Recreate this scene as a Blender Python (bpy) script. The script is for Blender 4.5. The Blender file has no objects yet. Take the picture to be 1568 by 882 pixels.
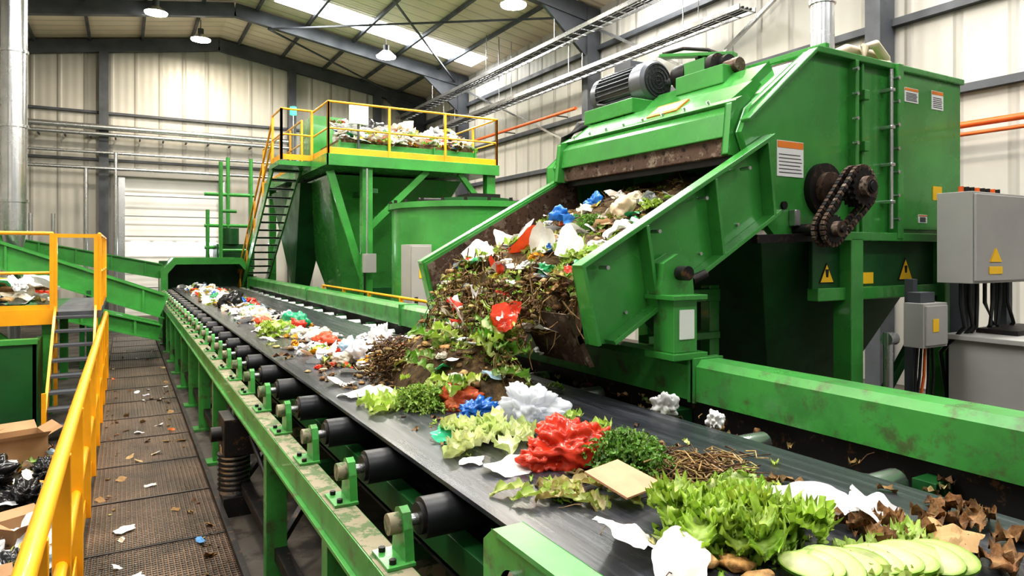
import bpy, math, random
from mathutils import Vector, Matrix, noise
from math import sin, cos, pi, radians
R = random.Random(11)
scene = bpy.context.scene
scene.view_settings.view_transform = 'Standard'
try: scene.view_settings.look = 'Medium High Contrast'
except Exception: pass
scene.view_settings.exposure = -.2

# ------------------------------------------------------------ materials
def newmat(name):
    m = bpy.data.materials.new(name); m.use_nodes = True
    nt = m.node_tree; b = nt.nodes['Principled BSDF']
    return m, nt, b
def N(nt, t, **kw):
    n = nt.nodes.new(t)
    for k, v in kw.items():
        if k in ('inputs',):
            for a, c in v.items(): n.inputs[a].default_value = c
        else: setattr(n, k, v)
    return n
def c4(c): return (c[0], c[1], c[2], 1)
def paint(name, col, rough=.35, metal=0., wear=None, wscale=6, wth=.62, bump=.05, coat=0., stretch=(1,1,1), var=.25, wear2=None, soft=.05, wmax=1.):
    m, nt, b = newmat(name); L = nt.links
    tc = N(nt, 'ShaderNodeTexCoord'); mp = N(nt, 'ShaderNodeMapping'); mp.inputs['Scale'].default_value = stretch
    L.new(tc.outputs['Object'], mp.inputs['Vector'])
    n1 = N(nt, 'ShaderNodeTexNoise', inputs={'Scale': 2.2, 'Detail': 6.0}); L.new(mp.outputs[0], n1.inputs['Vector'])
    r1 = N(nt, 'ShaderNodeValToRGB'); L.new(n1.outputs['Fac'], r1.inputs['Fac'])
    r1.color_ramp.elements[0].position = .3; r1.color_ramp.elements[1].position = .7
    r1.color_ramp.elements[0].color = c4([x*(1-var) for x in col]); r1.color_ramp.elements[1].color = c4([min(1, x*(1+var*.4)) for x in col])
    out = r1.outputs['Color']
    for wr, ws, wt, seed in ((wear, wscale, wth, 0), (wear2, wscale*3.3, wth+.02, 7)):
        if not wr: continue
        m2 = N(nt, 'ShaderNodeMapping'); m2.inputs['Location'].default_value = (seed, seed, 0); L.new(mp.outputs[0], m2.inputs['Vector'])
        n2 = N(nt, 'ShaderNodeTexNoise', inputs={'Scale': float(ws), 'Detail': 10.0, 'Roughness': .7}); L.new(m2.outputs[0], n2.inputs['Vector'])
        r2 = N(nt, 'ShaderNodeValToRGB'); L.new(n2.outputs['Fac'], r2.inputs['Fac'])
        r2.color_ramp.elements[0].position = wt; r2.color_ramp.elements[1].position = wt+soft; r2.color_ramp.elements[1].color = (wmax, wmax, wmax, 1)
        mx = N(nt, 'ShaderNodeMixRGB'); L.new(r2.outputs['Color'], mx.inputs['Fac']); L.new(out, mx.inputs['Color1']); mx.inputs['Color2'].default_value = c4(wr)
        out = mx.outputs['Color']
    L.new(out, b.inputs['Base Color'])
    rr = N(nt, 'ShaderNodeMapRange'); L.new(n1.outputs['Fac'], rr.inputs['Value']); rr.inputs['From Min'].default_value = .3; rr.inputs['From Max'].default_value = .7
    rr.inputs['To Min'].default_value = rough*1.3; rr.inputs['To Max'].default_value = rough*.8; L.new(rr.outputs[0], b.inputs['Roughness'])
    b.inputs['Metallic'].default_value = metal
    b.inputs['Coat Weight'].default_value = coat
    if bump:
        n3 = N(nt, 'ShaderNodeTexNoise', inputs={'Scale': 9.0, 'Detail': 5.0}); L.new(mp.outputs[0], n3.inputs['Vector'])
        bp = N(nt, 'ShaderNodeBump', inputs={'Strength': bump, 'Distance': .03}); L.new(n3.outputs['Fac'], bp.inputs['Height']); L.new(bp.outputs[0], b.inputs['Normal'])
    return m
def corrugated(name, col, axis, scale, rough=.45, strength=.6, dark=.8):
    m, nt, b = newmat(name); L = nt.links
    tc = N(nt, 'ShaderNodeTexCoord')
    w = N(nt, 'ShaderNodeTexWave', wave_type='BANDS', bands_direction=axis, wave_profile='SIN', inputs={'Scale': scale, 'Distortion': 0.})
    L.new(tc.outputs['Object'], w.inputs['Vector'])
    rr = N(nt, 'ShaderNodeValToRGB'); rr.color_ramp.elements[0].position = .9; rr.color_ramp.elements[1].position = .985
    L.new(w.outputs['Fac'], rr.inputs['Fac'])
    w2 = N(nt, 'ShaderNodeTexWave', wave_type='BANDS', bands_direction=axis, wave_profile='SIN', inputs={'Scale': scale*3, 'Distortion': 0.})
    L.new(tc.outputs['Object'], w2.inputs['Vector'])
    ad = N(nt, 'ShaderNodeMath', operation='MULTIPLY_ADD'); L.new(w2.outputs['Fac'], ad.inputs[0]); ad.inputs[1].default_value = .25; L.new(rr.outputs['Color'], ad.inputs[2])
    bp = N(nt, 'ShaderNodeBump', inputs={'Strength': strength, 'Distance': .04}); L.new(ad.outputs[0], bp.inputs['Height']); L.new(bp.outputs[0], b.inputs['Normal'])
    n1 = N(nt, 'ShaderNodeTexNoise', inputs={'Scale': .5, 'Detail': 5.0}); L.new(tc.outputs['Object'], n1.inputs['Vector'])
    r1 = N(nt, 'ShaderNodeValToRGB'); L.new(n1.outputs['Fac'], r1.inputs['Fac'])
    r1.color_ramp.elements[0].position = .3; r1.color_ramp.elements[1].position = .7
    r1.color_ramp.elements[0].color = c4([x*.74 for x in col]); r1.color_ramp.elements[1].color = c4(col)
    mx = N(nt, 'ShaderNodeMixRGB', blend_type='MULTIPLY'); mx.inputs['Color2'].default_value = (dark, dark, dark, 1)
    L.new(rr.outputs['Color'], mx.inputs['Fac']); L.new(r1.outputs['Color'], mx.inputs['Color1'])
    L.new(mx.outputs['Color'], b.inputs['Base Color']); b.inputs['Roughness'].default_value = rough
    return m
def colmat(name, rough, trans=0., spec=.5, bump=.3, bscale=30, var=.45, alpha=1.):
    m, nt, b = newmat(name); L = nt.links
    at = N(nt, 'ShaderNodeAttribute', attribute_name='Col')
    tc = N(nt, 'ShaderNodeTexCoord')
    n1 = N(nt, 'ShaderNodeTexNoise', inputs={'Scale': float(bscale), 'Detail': 6.0}); L.new(tc.outputs['Object'], n1.inputs['Vector'])
    r1 = N(nt, 'ShaderNodeValToRGB'); L.new(n1.outputs['Fac'], r1.inputs['Fac'])
    r1.color_ramp.elements[0].position = .3; r1.color_ramp.elements[1].position = .65
    r1.color_ramp.elements[0].color = (1-var,)*3+(1,); r1.color_ramp.elements[1].color = (1, 1, 1, 1)
    mx = N(nt, 'ShaderNodeMixRGB', blend_type='MULTIPLY'); mx.inputs['Fac'].default_value = 1
    L.new(at.outputs['Color'], mx.inputs['Color1']); L.new(r1.outputs['Color'], mx.inputs['Color2'])
    L.new(mx.outputs['Color'], b.inputs['Base Color']); b.inputs['Roughness'].default_value = rough
    b.inputs['Specular IOR Level'].default_value = spec
    bp = N(nt, 'ShaderNodeBump', inputs={'Strength': bump, 'Distance': .01}); L.new(n1.outputs['Fac'], bp.inputs['Height']); L.new(bp.outputs[0], b.inputs['Normal'])
    if trans > 0:
        tr = N(nt, 'ShaderNodeBsdfTranslucent'); L.new(mx.outputs['Color'], tr.inputs['Color'])
        ms = N(nt, 'ShaderNodeMixShader'); ms.inputs[0].default_value = trans
        L.new(b.outputs[0], ms.inputs[1]); L.new(tr.outputs[0], ms.inputs[2])
        o = nt.nodes['Material Output']; L.new(ms.outputs[0], o.inputs['Surface'])
    if alpha < 1: b.inputs['Alpha'].default_value = alpha
    return m
def emit(name, col, s):
    m, nt, b = newmat(name); b.inputs['Base Color'].default_value = c4(col)
    b.inputs['Emission Color'].default_value = c4(col); b.inputs['Emission Strength'].default_value = s
    return m

GREEN = paint('green_paint', (.06, .30, .06), .26, wear=(.042, .21, .045), wscale=1.2, wth=.5, bump=.05, coat=.3, soft=.2, wmax=.6)
GREENW = paint('green_paint_worn', (.065, .31, .065), .32, wear=(.045, .2, .045), wscale=2, wth=.5, bump=.08, coat=.2, wear2=(.08, .07, .04), soft=.12, wmax=.75)
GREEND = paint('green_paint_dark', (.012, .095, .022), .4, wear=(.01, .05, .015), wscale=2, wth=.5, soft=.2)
YEL = paint('yellow_paint', (.88, .40, .012), .35, wear=(.3, .15, .03), wscale=14, wth=.68, coat=.2)
RUST = paint('rusty_steel', (.12, .075, .055), .5, .5, wear=(.24, .19, .15), wscale=7, wth=.53, bump=.2, wear2=(.04, .025, .02))
DIRT = paint('dirty_beam_top', (.24, .21, .14), .8, wear=(.08, .12, .05), wscale=12, wth=.5)
STEEL = paint('galvanised_steel', (.6, .61, .62), .25, .9, bump=.03)
GREYS = paint('grey_structural_steel', (.085, .092, .105), .5, .2)
GREYB = paint('grey_enclosure_paint', (.38, .37, .35), .45, bump=.02, var=.1)
DARK = paint('dark_machinery', (.022, .02, .02), .5, .4, wear=(.12, .06, .03), wscale=16, wth=.58)
MOTOR = paint('motor_grey', (.17, .18, .2), .32, .6)
RUB = paint('roller_rubber', (.018, .019, .022), .38, bump=.1, wear=(.06, .05, .045), wscale=8, wth=.62)
BLK = paint('black_rubber_hose', (.012, .012, .013), .4)
BELT = paint('conveyor_belt_rubber', (.03, .032, .04), .27, wear=(.075, .078, .09), wscale=3, wth=.5, bump=.03, stretch=(7, .35, 1), var=.5, soft=.15)
REDP = paint('red_pipe', (.65, .12, .02), .4)
ORANGE = paint('orange_label', (.85, .25, .03), .5)
WHT = paint('white_label', (.8, .8, .78), .5, bump=0, var=.05)
YLAB = paint('yellow_label', (.9, .55, .02), .5, bump=0, var=.05)
BEIGE = paint('beige_pipe', (.5, .42, .3), .5)
CARD = paint('cardboard', (.38, .22, .11), .85, var=.2)
CONC = paint('concrete_floor', (.075, .064, .052), .6, wear=(.03, .024, .02), wscale=2, wth=.5, bump=.1)
WALLX = corrugated('wall_panel_far', (.56, .535, .48), 'X', .42)
WALLY = corrugated('wall_panel_side', (.54, .52, .475), 'Y', .42)
ROOF = corrugated('roof_panel', (.88, .75, .6), 'Y', .6, strength=.5)
DOOR = corrugated('door_panel', (.92, .90, .86), 'Z', .55, strength=.4)
LAMP = emit('lamp_glow', (1, .97, .9), 60)
SKY = emit('skylight_glow', (.92, .96, 1), 12)
WIN = emit('window_glow', (.85, .93, 1), 5)
ORG = colmat('food_waste', .42, trans=.28, bump=.25, bscale=26, var=.3)
ORGM = colmat('food_waste_matte', .75, bump=.8, bscale=45, var=.65)
PLA = colmat('plastic_film', .2, trans=.2, bump=.12, bscale=14, var=.14)
PAP = colmat('paper_waste', .7, trans=.1, bump=.3, bscale=9, var=.22)
CLR = colmat('clear_plastic_film', .1, trans=.25, bump=.1, bscale=14, var=.1, alpha=.55)
GRATE, nt, b = newmat('walkway_grating'); L = nt.links
tc = N(nt, 'ShaderNodeTexCoord')
wx = N(nt, 'ShaderNodeTexWave', bands_direction='X', inputs={'Scale': 9.0}); wy = N(nt, 'ShaderNodeTexWave', bands_direction='Y', inputs={'Scale': 9.0})
L.new(tc.outputs['Object'], wx.inputs['Vector']); L.new(tc.outputs['Object'], wy.inputs['Vector'])
mm = N(nt, 'ShaderNodeMath', operation='MAXIMUM'); L.new(wx.outputs['Fac'], mm.inputs[0]); L.new(wy.outputs['Fac'], mm.inputs[1])
n1 = N(nt, 'ShaderNodeTexNoise', inputs={'Scale': 1.6, 'Detail': 8.0, 'Roughness': .7}); L.new(tc.outputs['Object'], n1.inputs['Vector'])
r1 = N(nt, 'ShaderNodeValToRGB'); L.new(n1.outputs['Fac'], r1.inputs['Fac'])
r1.color_ramp.elements[0].position = .38; r1.color_ramp.elements[1].position = .68
r1.color_ramp.elements[0].color = (.03, .019, .013, 1); r1.color_ramp.elements[1].color = (.19, .12, .08, 1)
r2 = N(nt, 'ShaderNodeValToRGB'); L.new(mm.outputs[0], r2.inputs['Fac'])
r2.color_ramp.elements[0].position = .55; r2.color_ramp.elements[1].position = .8
r2.color_ramp.elements[0].color = (.14, .14, .14, 1)
mx = N(nt, 'ShaderNodeMixRGB', blend_type='MULTIPLY'); mx.inputs['Fac'].default_value = 1
L.new(r1.outputs['Color'], mx.inputs['Color1']); L.new(r2.outputs['Color'], mx.inputs['Color2']); L.new(mx.outputs[0], b.inputs['Base Color'])
b.inputs['Roughness'].default_value = .38; b.inputs['Metallic'].default_value = .3
bp = N(nt, 'ShaderNodeBump', inputs={'Strength': .8, 'Distance': .01}); L.new(mm.outputs[0], bp.inputs['Height']); L.new(bp.outputs[0], b.inputs['Normal'])
COMP, nt, b = newmat('compost_mix'); L = nt.links
tc = N(nt, 'ShaderNodeTexCoord')
n1 = N(nt, 'ShaderNodeTexNoise', inputs={'Scale': 16.0, 'Detail': 10.0, 'Roughness': .75}); L.new(tc.outputs['Object'], n1.inputs['Vector'])
r1 = N(nt, 'ShaderNodeValToRGB'); L.new(n1.outputs['Fac'], r1.inputs['Fac'])
e = r1.color_ramp.elements; e[0].position = .35; e[0].color = (.02, .012, .006, 1); e[1].position = .72; e[1].color = (.3, .2, .08, 1)
x = e.new(.52); x.color = (.12, .07, .025, 1)
L.new(r1.outputs['Color'], b.inputs['Base Color']); b.inputs['Roughness'].default_value = .8
bp = N(nt, 'ShaderNodeBump', inputs={'Strength': 1.0, 'Distance': .04}); L.new(n1.outputs['Fac'], bp.inputs['Height']); L.new(bp.outputs[0], b.inputs['Normal'])

# ------------------------------------------------------------ mesh builder
import bmesh
_ico = {}
def ico(n):
    if n not in _ico:
        bm = bmesh.new(); bmesh.ops.create_icosphere(bm, subdivisions=n, radius=1)
        bm.verts.ensure_lookup_table()
        _ico[n] = ([v.co.copy() for v in bm.verts], [[v.index for v in f.verts] for f in bm.faces]); bm.free()
    return _ico[n]
class MB:
    def __init__(s, name):
        s.n = name; s.v = []; s.f = []; s.m = []; s.s = []; s.c = []; s.mats = []
    def add(s, vs, fs, mat, smooth=False, cols=None):
        if mat not in s.mats: s.mats.append(mat)
        mi = s.mats.index(mat); o = len(s.v)
        s.v += [tuple(v) for v in vs]
        s.c += ([tuple(c)+(1.,) for c in cols] if cols else [(1., 1., 1., 1.)]*len(vs))
        for f in fs:
            s.f.append([i+o for i in f]); s.m.append(mi); s.s.append(smooth)
    def box(s, x0, x1, y0, y1, z0, z1, mat):
        vs = [(x, y, z) for x in (x0, x1) for y in (y0, y1) for z in (z0, z1)]
        s.add(vs, [(0,1,3,2),(4,6,7,5),(0,4,5,1),(2,3,7,6),(0,2,6,4),(1,5,7,3)], mat)
    def beam(s, p, q, w, h, mat, up=(0,0,1)):
        p = Vector(p); q = Vector(q); d = (q-p).normalized(); up = Vector(up)
        if abs(d.dot(up)) > .98: up = Vector((0,1,0))
        sd = d.cross(up).normalized(); u = sd.cross(d)
        vs = [e+sd*a*w/2+u*b2*h/2 for e in (p, q) for a in (-1, 1) for b2 in (-1, 1)]
        s.add(vs, [(0,1,3,2),(4,6,7,5),(0,4,5,1),(2,3,7,6),(0,2,6,4),(1,5,7,3)], mat)
    def prism(s, poly, lo, hi, mat, axis='Y'):
        n = len(poly)
        if axis == 'Y': vs = [(a, lo, b2) for a, b2 in poly]+[(a, hi, b2) for a, b2 in poly]
        elif axis == 'X': vs = [(lo, a, b2) for a, b2 in poly]+[(hi, a, b2) for a, b2 in poly]
        else: vs = [(a, b2, lo) for a, b2 in poly]+[(a, b2, hi) for a, b2 in poly]
        fs = [list(range(n)), list(range(2*n-1, n-1, -1))]+[(i, (i+1) % n, n+(i+1) % n, n+i) for i in range(n)]
        s.add(vs, fs, mat)
    def cyl(s, p, q, r, mat, n=20, r2=None, caps=True, smooth=True):
        p = Vector(p); q = Vector(q); r2 = r if r2 is None else r2
        d = (q-p).normalized(); a = Vector((0,0,1)) if abs(d.z) < .9 else Vector((1,0,0))
        u = d.cross(a).normalized(); w = d.cross(u)
        vs = [p+(u*cos(2*pi*i/n)+w*sin(2*pi*i/n))*r for i in range(n)]+[q+(u*cos(2*pi*i/n)+w*sin(2*pi*i/n))*r2 for i in range(n)]
        s.add(vs, [(i, (i+1) % n, n+(i+1) % n, n+i) for i in range(n)], mat, smooth)
        if caps: s.add(vs, [list(range(n)), list(range(2*n-1, n-1, -1))], mat)
    def tube(s, pts, r, mat, n=8, cols=None, r_end=None):
        pts = [Vector(p) for p in pts]; vs = []; k = len(pts)
        for i, p in enumerate(pts):
            t = (pts[min(i+1, k-1)]-pts[max(i-1, 0)]).normalized()
            a = Vector((0,0,1)) if abs(t.z) < .9 else Vector((1,0,0))
            u = t.cross(a).normalized(); w = t.cross(u)
            rr = r if r_end is None else r+(r_end-r)*i/(k-1)
            vs += [p+(u*cos(2*pi*j/n)+w*sin(2*pi*j/n))*rr for j in range(n)]
        fs = [(i*n+j, i*n+(j+1) % n, (i+1)*n+(j+1) % n, (i+1)*n+j) for i in range(k-1) for j in range(n)]
        fs += [list(range(n)), list(range(k*n-1, (k-1)*n-1, -1))]
        s.add(vs, fs, mat, True, [cols]*len(vs) if cols else None)
    def ball(s, c, r, mat, n=2, sc=(1,1,1)):
        V, F = ico(n); c = Vector(c)
        s.add([c+Vector((v.x*r*sc[0], v.y*r*sc[1], v.z*r*sc[2])) for v in V], F, mat, True)
    def build(s, bevel=0):
        me = bpy.data.meshes.new(s.n); me.from_pydata(s.v, [], s.f)
        for m in s.mats: me.materials.append(m)
        me.polygons.foreach_set('material_index', s.m); me.polygons.foreach_set('use_smooth', s.s)
        ca = me.color_attributes.new('Col', 'FLOAT_COLOR', 'POINT')
        ca.data.foreach_set('color', [x for c in s.c for x in c])
        me.update()
        o = bpy.data.objects.new(s.n, me); scene.collection.objects.link(o)
        if bevel:
            bm = o.modifiers.new('bevel', 'BEVEL'); bm.width = bevel; bm.segments = 2; bm.limit_method = 'ANGLE'; bm.angle_limit = radians(50); bm.use_clamp_overlap = True
        return o

# ------------------------------------------------------------ waste helpers
def jit(c, a=.12):
    k = 1+R.uniform(-a*1.5, a); return tuple(max(0, min(1, x*k*(1+R.uniform(-a, a)*.5))) for x in c)
def leaf(mb, c, az, e0, L_, W, ruf, bend, cb, ce, nl=10, nw=4, freq=14., cup=.2, mat=None):
    c = Vector(c); d = Vector((cos(az), sin(az), 0)); up = Vector((0,0,1)); sd = up.cross(d)
    x = z = 0.; e = e0; vs = []; cs = []; p1 = R.uniform(0, 6); p2 = R.uniform(0, 6); p3 = R.uniform(0, 6)
    for i in range(nl+1):
        s = i/nl; w = W*.5*(.12+.88*s**.7)*max(.02, 1-s**5)**.5
        for j in range(-nw, nw+1):
            t = j/nw; at = abs(t); sg = 1 if t > 0 else -1
            fr = min(1, max(at, (s-.5)*1.9 if s > .5 else 0))
            rz = ruf*fr**2*sin(freq*s+p1+sg*1.1+t*3)+ruf*.7*fr**3*sin(freq*2.1*s+p2+sg*2+t*9)+cup*W*t*t
            ro = 1+.10*at*sin(freq*1.4*s+p2+sg)+.07*at*sin(freq*2.9*s+p3)
            dx = -L_*.18*at*at*s+ruf*.35*fr**3*cos(freq*1.3*s+p3+t*8)
            vs.append(c+d*(x-rz*sin(e)+dx*cos(e))+up*(z+rz*cos(e)+dx*sin(e))+sd*(w*t*ro))
            k = min(1, max(0, at*.9+s*.55-.15)); cs.append(tuple(cb[q]*(1-k)+ce[q]*k for q in range(3)))
        x += L_/nl*cos(e); z += L_/nl*sin(e); e -= bend/nl
    m = 2*nw+1
    mb.add(vs, [(i*m+j, i*m+j+1, (i+1)*m+j+1, (i+1)*m+j) for i in range(nl) for j in range(m-1)], mat or ORG, True, cs)
LG = (.40, .58, .08); PALE = (.78, .80, .42); MG = (.15, .36, .03); DG = (.05, .2, .02)
def lettuce(mb, c, r, n=26, ce=LG, cb=PALE, hk=1., fine=True):
    for k in range(n):
        f = k/n; az = k*2.4+R.uniform(-.3, .3)
        cc = Vector(c)+Vector((cos(az), sin(az), 0))*r*.12*(1-f)
        leaf(mb, cc, az, (.12+1.15*f)*hk, r*R.uniform(.85, 1.05)*(1-.2*f), r*R.uniform(.7, .95), r*R.uniform(.08, .12), .8+.7*(1-f), jit(cb), jit(ce), 24 if fine else 12, 10 if fine else 5, R.uniform(26, 34), .1)
def herb(mb, c, r, n=160, col=MG, h=.8):
    c = Vector(c)
    for k in range(n):
        az = R.uniform(0, 2*pi); el = R.uniform(.05, 1.5); q = r*R.uniform(.45, 1.)
        p = c+Vector((cos(az)*cos(el)*q, sin(az)*cos(el)*q, sin(el)*q*h))
        if k % 4 == 0: mb.tube([c+(p-c)*.1, c+(p-c)*.6+Vector((0,0,.01)), p], r*.018, ORG, 4, jit((.25, .42, .08)))
        for _ in range(2):
            leaf(mb, p, az+R.uniform(-1.6, 1.6), R.uniform(-.6, 1.), r*R.uniform(.12, .26), r*R.uniform(.06, .12), r*.03, R.uniform(.3, 1.6), jit(col, .3), jit(col, .3), 5, 2, 12.)
def crumple(mb, c, sx, sy, sz, col, mat=None, n=3, amp=.45, fr=1.6, az=None):
    """crumpled film: faceted hull with soft valleys and fine creases"""
    V, F = ico(n); c = Vector(c); off = Vector((R.uniform(0, 99), R.uniform(0, 99), R.uniform(0, 99)))
    az = R.uniform(0, 6.28) if az is None else az; ca, sa = cos(az), sin(az); vs = []; cs = []
    rv = lambda: Vector((R.gauss(0, 1), R.gauss(0, 1), R.gauss(0, 1))).normalized()
    PL = [(rv(), R.uniform(.6, .95)) for i in range(26)]
    CR = [(rv(), R.uniform(-.5, .5), .2, .09) for _ in range(5)]
    if n >= 4: CR += [(rv(), R.uniform(-.7, .7), .08, .03) for _ in range(16)]
    for v in V:
        wv = v+Vector((noise.noise(v*2.2+off), noise.noise(v*2.2+off*1.7), noise.noise(v*2.2-off)))*.22
        k = 1.15
        for q, h in PL:
            dt = wv.dot(q)
            if dt > .3: k = min(k, h/dt)
        for q, h, w_, a_ in CR: k -= amp*a_*max(0, w_-abs(wv.dot(q)-h))/w_
        k += amp*.22*(noise.turbulence(v*fr*1.6+off, 3, False)-.1)
        k = max(.35, k)
        x, y, z = v.x*sx*k, v.y*sy*k, v.z*sz*k
        z = max(z, -sz*.4+.1*z)+sz*.45
        vs.append(c+Vector((x*ca-y*sa, x*sa+y*ca, z)))
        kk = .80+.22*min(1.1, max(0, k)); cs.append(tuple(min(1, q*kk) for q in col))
    mb.add(vs, F, mat or PLA, n >= 4 or (mat is ORGM), cs)
def sheet(mb, c, sx, sy, col, amp=.05, az=None, tilt=0., til2=0., n=10, mat=None, fr=1.6, curl=0.):
    """crumpled sheet made of flat facets between random creases"""
    az = R.uniform(0, 6.28) if az is None else az; c = Vector(c); off = Vector((R.uniform(0, 99), R.uniform(0, 99), 0))
    M = Matrix.Rotation(az, 3, 'Z') @ Matrix.Rotation(tilt, 3, 'X') @ Matrix.Rotation(til2, 3, 'Y'); vs = []
    CR = []; t0 = R.uniform(0, pi)
    for k in range(12):
        t = t0+(k//2)*pi/6+R.uniform(-.25, .25); CR.append((cos(t), sin(t), R.uniform(-.75, .75), (1 if k % 2 else -1)*R.uniform(.6, 1.1)))
    zs = []
    for i in range(n+1):
        for j in range(n+1):
            a = i/n*2-1; b_ = j/n*2-1
            r_ = max(abs(a), abs(b_)); q = math.hypot(a, b_); rd = 1 if q < 1e-6 else (r_/q)*.4+.6
            ir = rd*(1+.28*noise.noise(Vector((a*1.3, b_*1.3, 5))+off)+.10*noise.noise(Vector((a*4, b_*4, 9))+off))
            z = sum(w_*abs(a*x_+b_*y_-d_) for x_, y_, d_, w_ in CR)*amp*.75; zs.append(z)
            vs.append([a*sx/2*ir, b_*sy/2*ir, z+curl*a*a])
    zm = sum(zs)/len(zs); vs = [c+M @ Vector((v[0], v[1], max(v[2]-zm, -amp*.9))) for v in vs]
    mb.add(vs, [(i*(n+1)+j, i*(n+1)+j+1, (i+1)*(n+1)+j+1, (i+1)*(n+1)+j) for i in range(n) for j in range(n)], mat or PAP, n >= 20, [col]*len(vs))
def stick(mb, c, L_, r, col, el=None):
    az = R.uniform(0, 6.28); el = R.uniform(-.4, .7) if el is None else el
    c = Vector(c); d = Vector((cos(az)*cos(el), sin(az)*cos(el), sin(el))); p = [c-d*L_/2]
    for k in range(1, 4): p.append(c+d*L_*(k/3-.5)+Vector([R.uniform(-1, 1)*L_*.12 for _ in range(3)]))
    mb.tube(p, r, ORGM, 5, col, r*.5)
def bottle(mb, c, az, L_=.22, r=.035, col=(.75, .85, .9), cap=(.1, .3, .7)):
    c = Vector(c)+Vector((0, 0, r)); d = Vector((cos(az), sin(az), 0)); n = 16; u = Vector((0, 0, 1)); w = d.cross(u); vs = []
    prof = [(0, .6), (.03, 1), (.25, 1), (.3, .93), (.35, 1), (.65, 1), (.8, .75), (.9, .38), (1, .38)]
    for s, k in prof: vs += [c+d*(L_*(s-.5))+(u*cos(2*pi*j/n)+w*sin(2*pi*j/n))*r*k for j in range(n)]
    m = len(prof); mb.add(vs, [(i*n+j, i*n+(j+1) % n, (i+1)*n+(j+1) % n, (i+1)*n+j) for i in range(m-1) for j in range(n)]+[list(range(n))], CLR, True, [col]*len(vs))
    vs = [c+d*(L_*s)+(u*cos(2*pi*j/n)+w*sin(2*pi*j/n))*r*.45 for s in (.47, .56) for j in range(n)]
    mb.add(vs, [(j, (j+1) % n, n+(j+1) % n, n+j) for j in range(n)]+[list(range(n)), list(range(n, 2*n))], PLA, False, [cap]*len(vs))
BR = [(.3, .17, .06), (.18, .09, .03), (.42, .27, .1), (.12, .06, .025), (.5, .36, .16)]
WH = [(.85, .85, .83), (.88, .87, .84), (.72, .74, .76), (.82, .75, .62)]
BRIGHT = [(.75, .06, .03), (.03, .16, .6), (.8, .35, .02), (.05, .4, .15), (.75, .6, .08), (.75, .5, .3), (.75, .12, .05), (.5, .68, .82)]
def organic_bits(mb, x, y, z, k, sc):
    p = (x, y, z)
    if k < .25: crumple(mb, p, sc*R.uniform(.5, .9), sc*R.uniform(.4, .7), sc*R.uniform(.25, .5), jit(R.choice(BR), .25), ORGM, 2, .9, 2.2)
    elif k < .45: stick(mb, (x, y, z+sc*.3), sc*R.uniform(1.2, 2.6), sc*.07, jit(R.choice(BR), .25))
    elif k < .8:
        ce = R.choice([LG, MG, (.5, .55, .12), (.35, .28, .06), (.3, .5, .08)])
        leaf(mb, (x, y, z+sc*.15), R.uniform(0, 6.28), R.uniform(-.1, .6), sc*R.uniform(1.1, 2.2), sc*R.uniform(.7, 1.3), sc*.16, R.uniform(.2, 1.5), jit(R.choice([PALE, LG])), jit(ce, .2), 9, 4, R.uniform(10, 18))
    else: leaf(mb, (x, y, z+sc*.1), R.uniform(0, 6.28), R.uniform(0, .5), sc*R.uniform(1, 2), sc*R.uniform(.6, 1.2), sc*.2, R.uniform(.4, 1.6), jit(R.choice(BR), .2), jit(R.choice(BR), .2), 6, 3, 9., mat=ORGM)
def mixed(mb, x, y, z, sc, pw=.4):
    k = R.random()
    if k < pw:
        t = R.random()
        if t < .45: sheet(mb, (x, y, z+sc*.28), sc*R.uniform(1.4, 2.6), sc*R.uniform(1., 2.), jit(R.choice(WH), .05), sc*R.uniform(.2, .45), None, R.uniform(-.4, .4), R.uniform(-.3, .3), 9)
        elif t < .72: crumple(mb, (x, y, z), sc*R.uniform(.6, 1.3), sc*R.uniform(.5, 1.), sc*R.uniform(.35, .7), jit(R.choice(WH), .05), PLA, 3, 1., 1.8)
        else:
            if R.random() < .5: sheet(mb, (x, y, z+sc*.2), sc*R.uniform(1.2, 2.2), sc*R.uniform(.7, 1.5), jit(R.choice(BRIGHT), .1), sc*.35, None, 0, 0, 8, PLA)
            else: crumple(mb, (x, y, z), sc*R.uniform(.5, 1.2), sc*R.uniform(.4, .8), sc*R.uniform(.3, .6), jit(R.choice(BRIGHT), .1), PLA, 3, 1., 1.8)
    else: organic_bits(mb, x, y, z, R.random(), sc)

# ============================================================ ROOM
XL, XR, YF, YB, GZ = -5.1, 11.1, 27., -7., -.06
AP = 3.0
def roofz(x): return 10.0-.16*abs(x-AP)
o = MB('floor'); o.box(XL, XR, YB, YF, GZ-.2, GZ, CONC); o.build()
o = MB('wall_far')
o.prism([(XL, GZ), (XR, GZ), (XR, roofz(XR)), (AP, 10.), (XL, roofz(XL))], YF, YF+.15, WALLX)
o.build()
o = MB('wall_right'); o.box(XR, XR+.15, YB, YF, GZ, roofz(XR), WALLY); o.build()
o = MB('wall_left'); o.box(XL-.15, XL, YB, YF, GZ, roofz(XL), WALLY); o.build()
o = MB('ceiling')
o.prism([(XL-.2, roofz(XL-.2)), (AP, 10.), (XR+.2, roofz(XR+.2)), (XR+.2, roofz(XR+.2)+.1), (AP, 10.1), (XL-.2, roofz(XL-.2)+.1)], YB, YF+.15, ROOF)
o.build()
o = MB('roof_steel_beams')
for y in (26.8, 22.7, 14.7, 6.7, -1.3):
    o.beam((XL, y, roofz(XL)-.28), (AP, y, 9.72), .2, .42, GREYS); o.beam((AP, y, 9.72), (XR, y, roofz(XR)-.28), .2, .42, GREYS)
    for x, s in ((XR-.25, -1), (XL+.25, 1)):
        o.box(x-.2, x+.2, y-.13, y+.13, GZ, roofz(x)-.1, GREYS)
        o.prism([(x, 8.5), (x+s*1.6, roofz(x+s*1.6)-.45), (x, 7.2)], y-.05, y+.05, GREYS)
x = XL+1.
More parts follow.
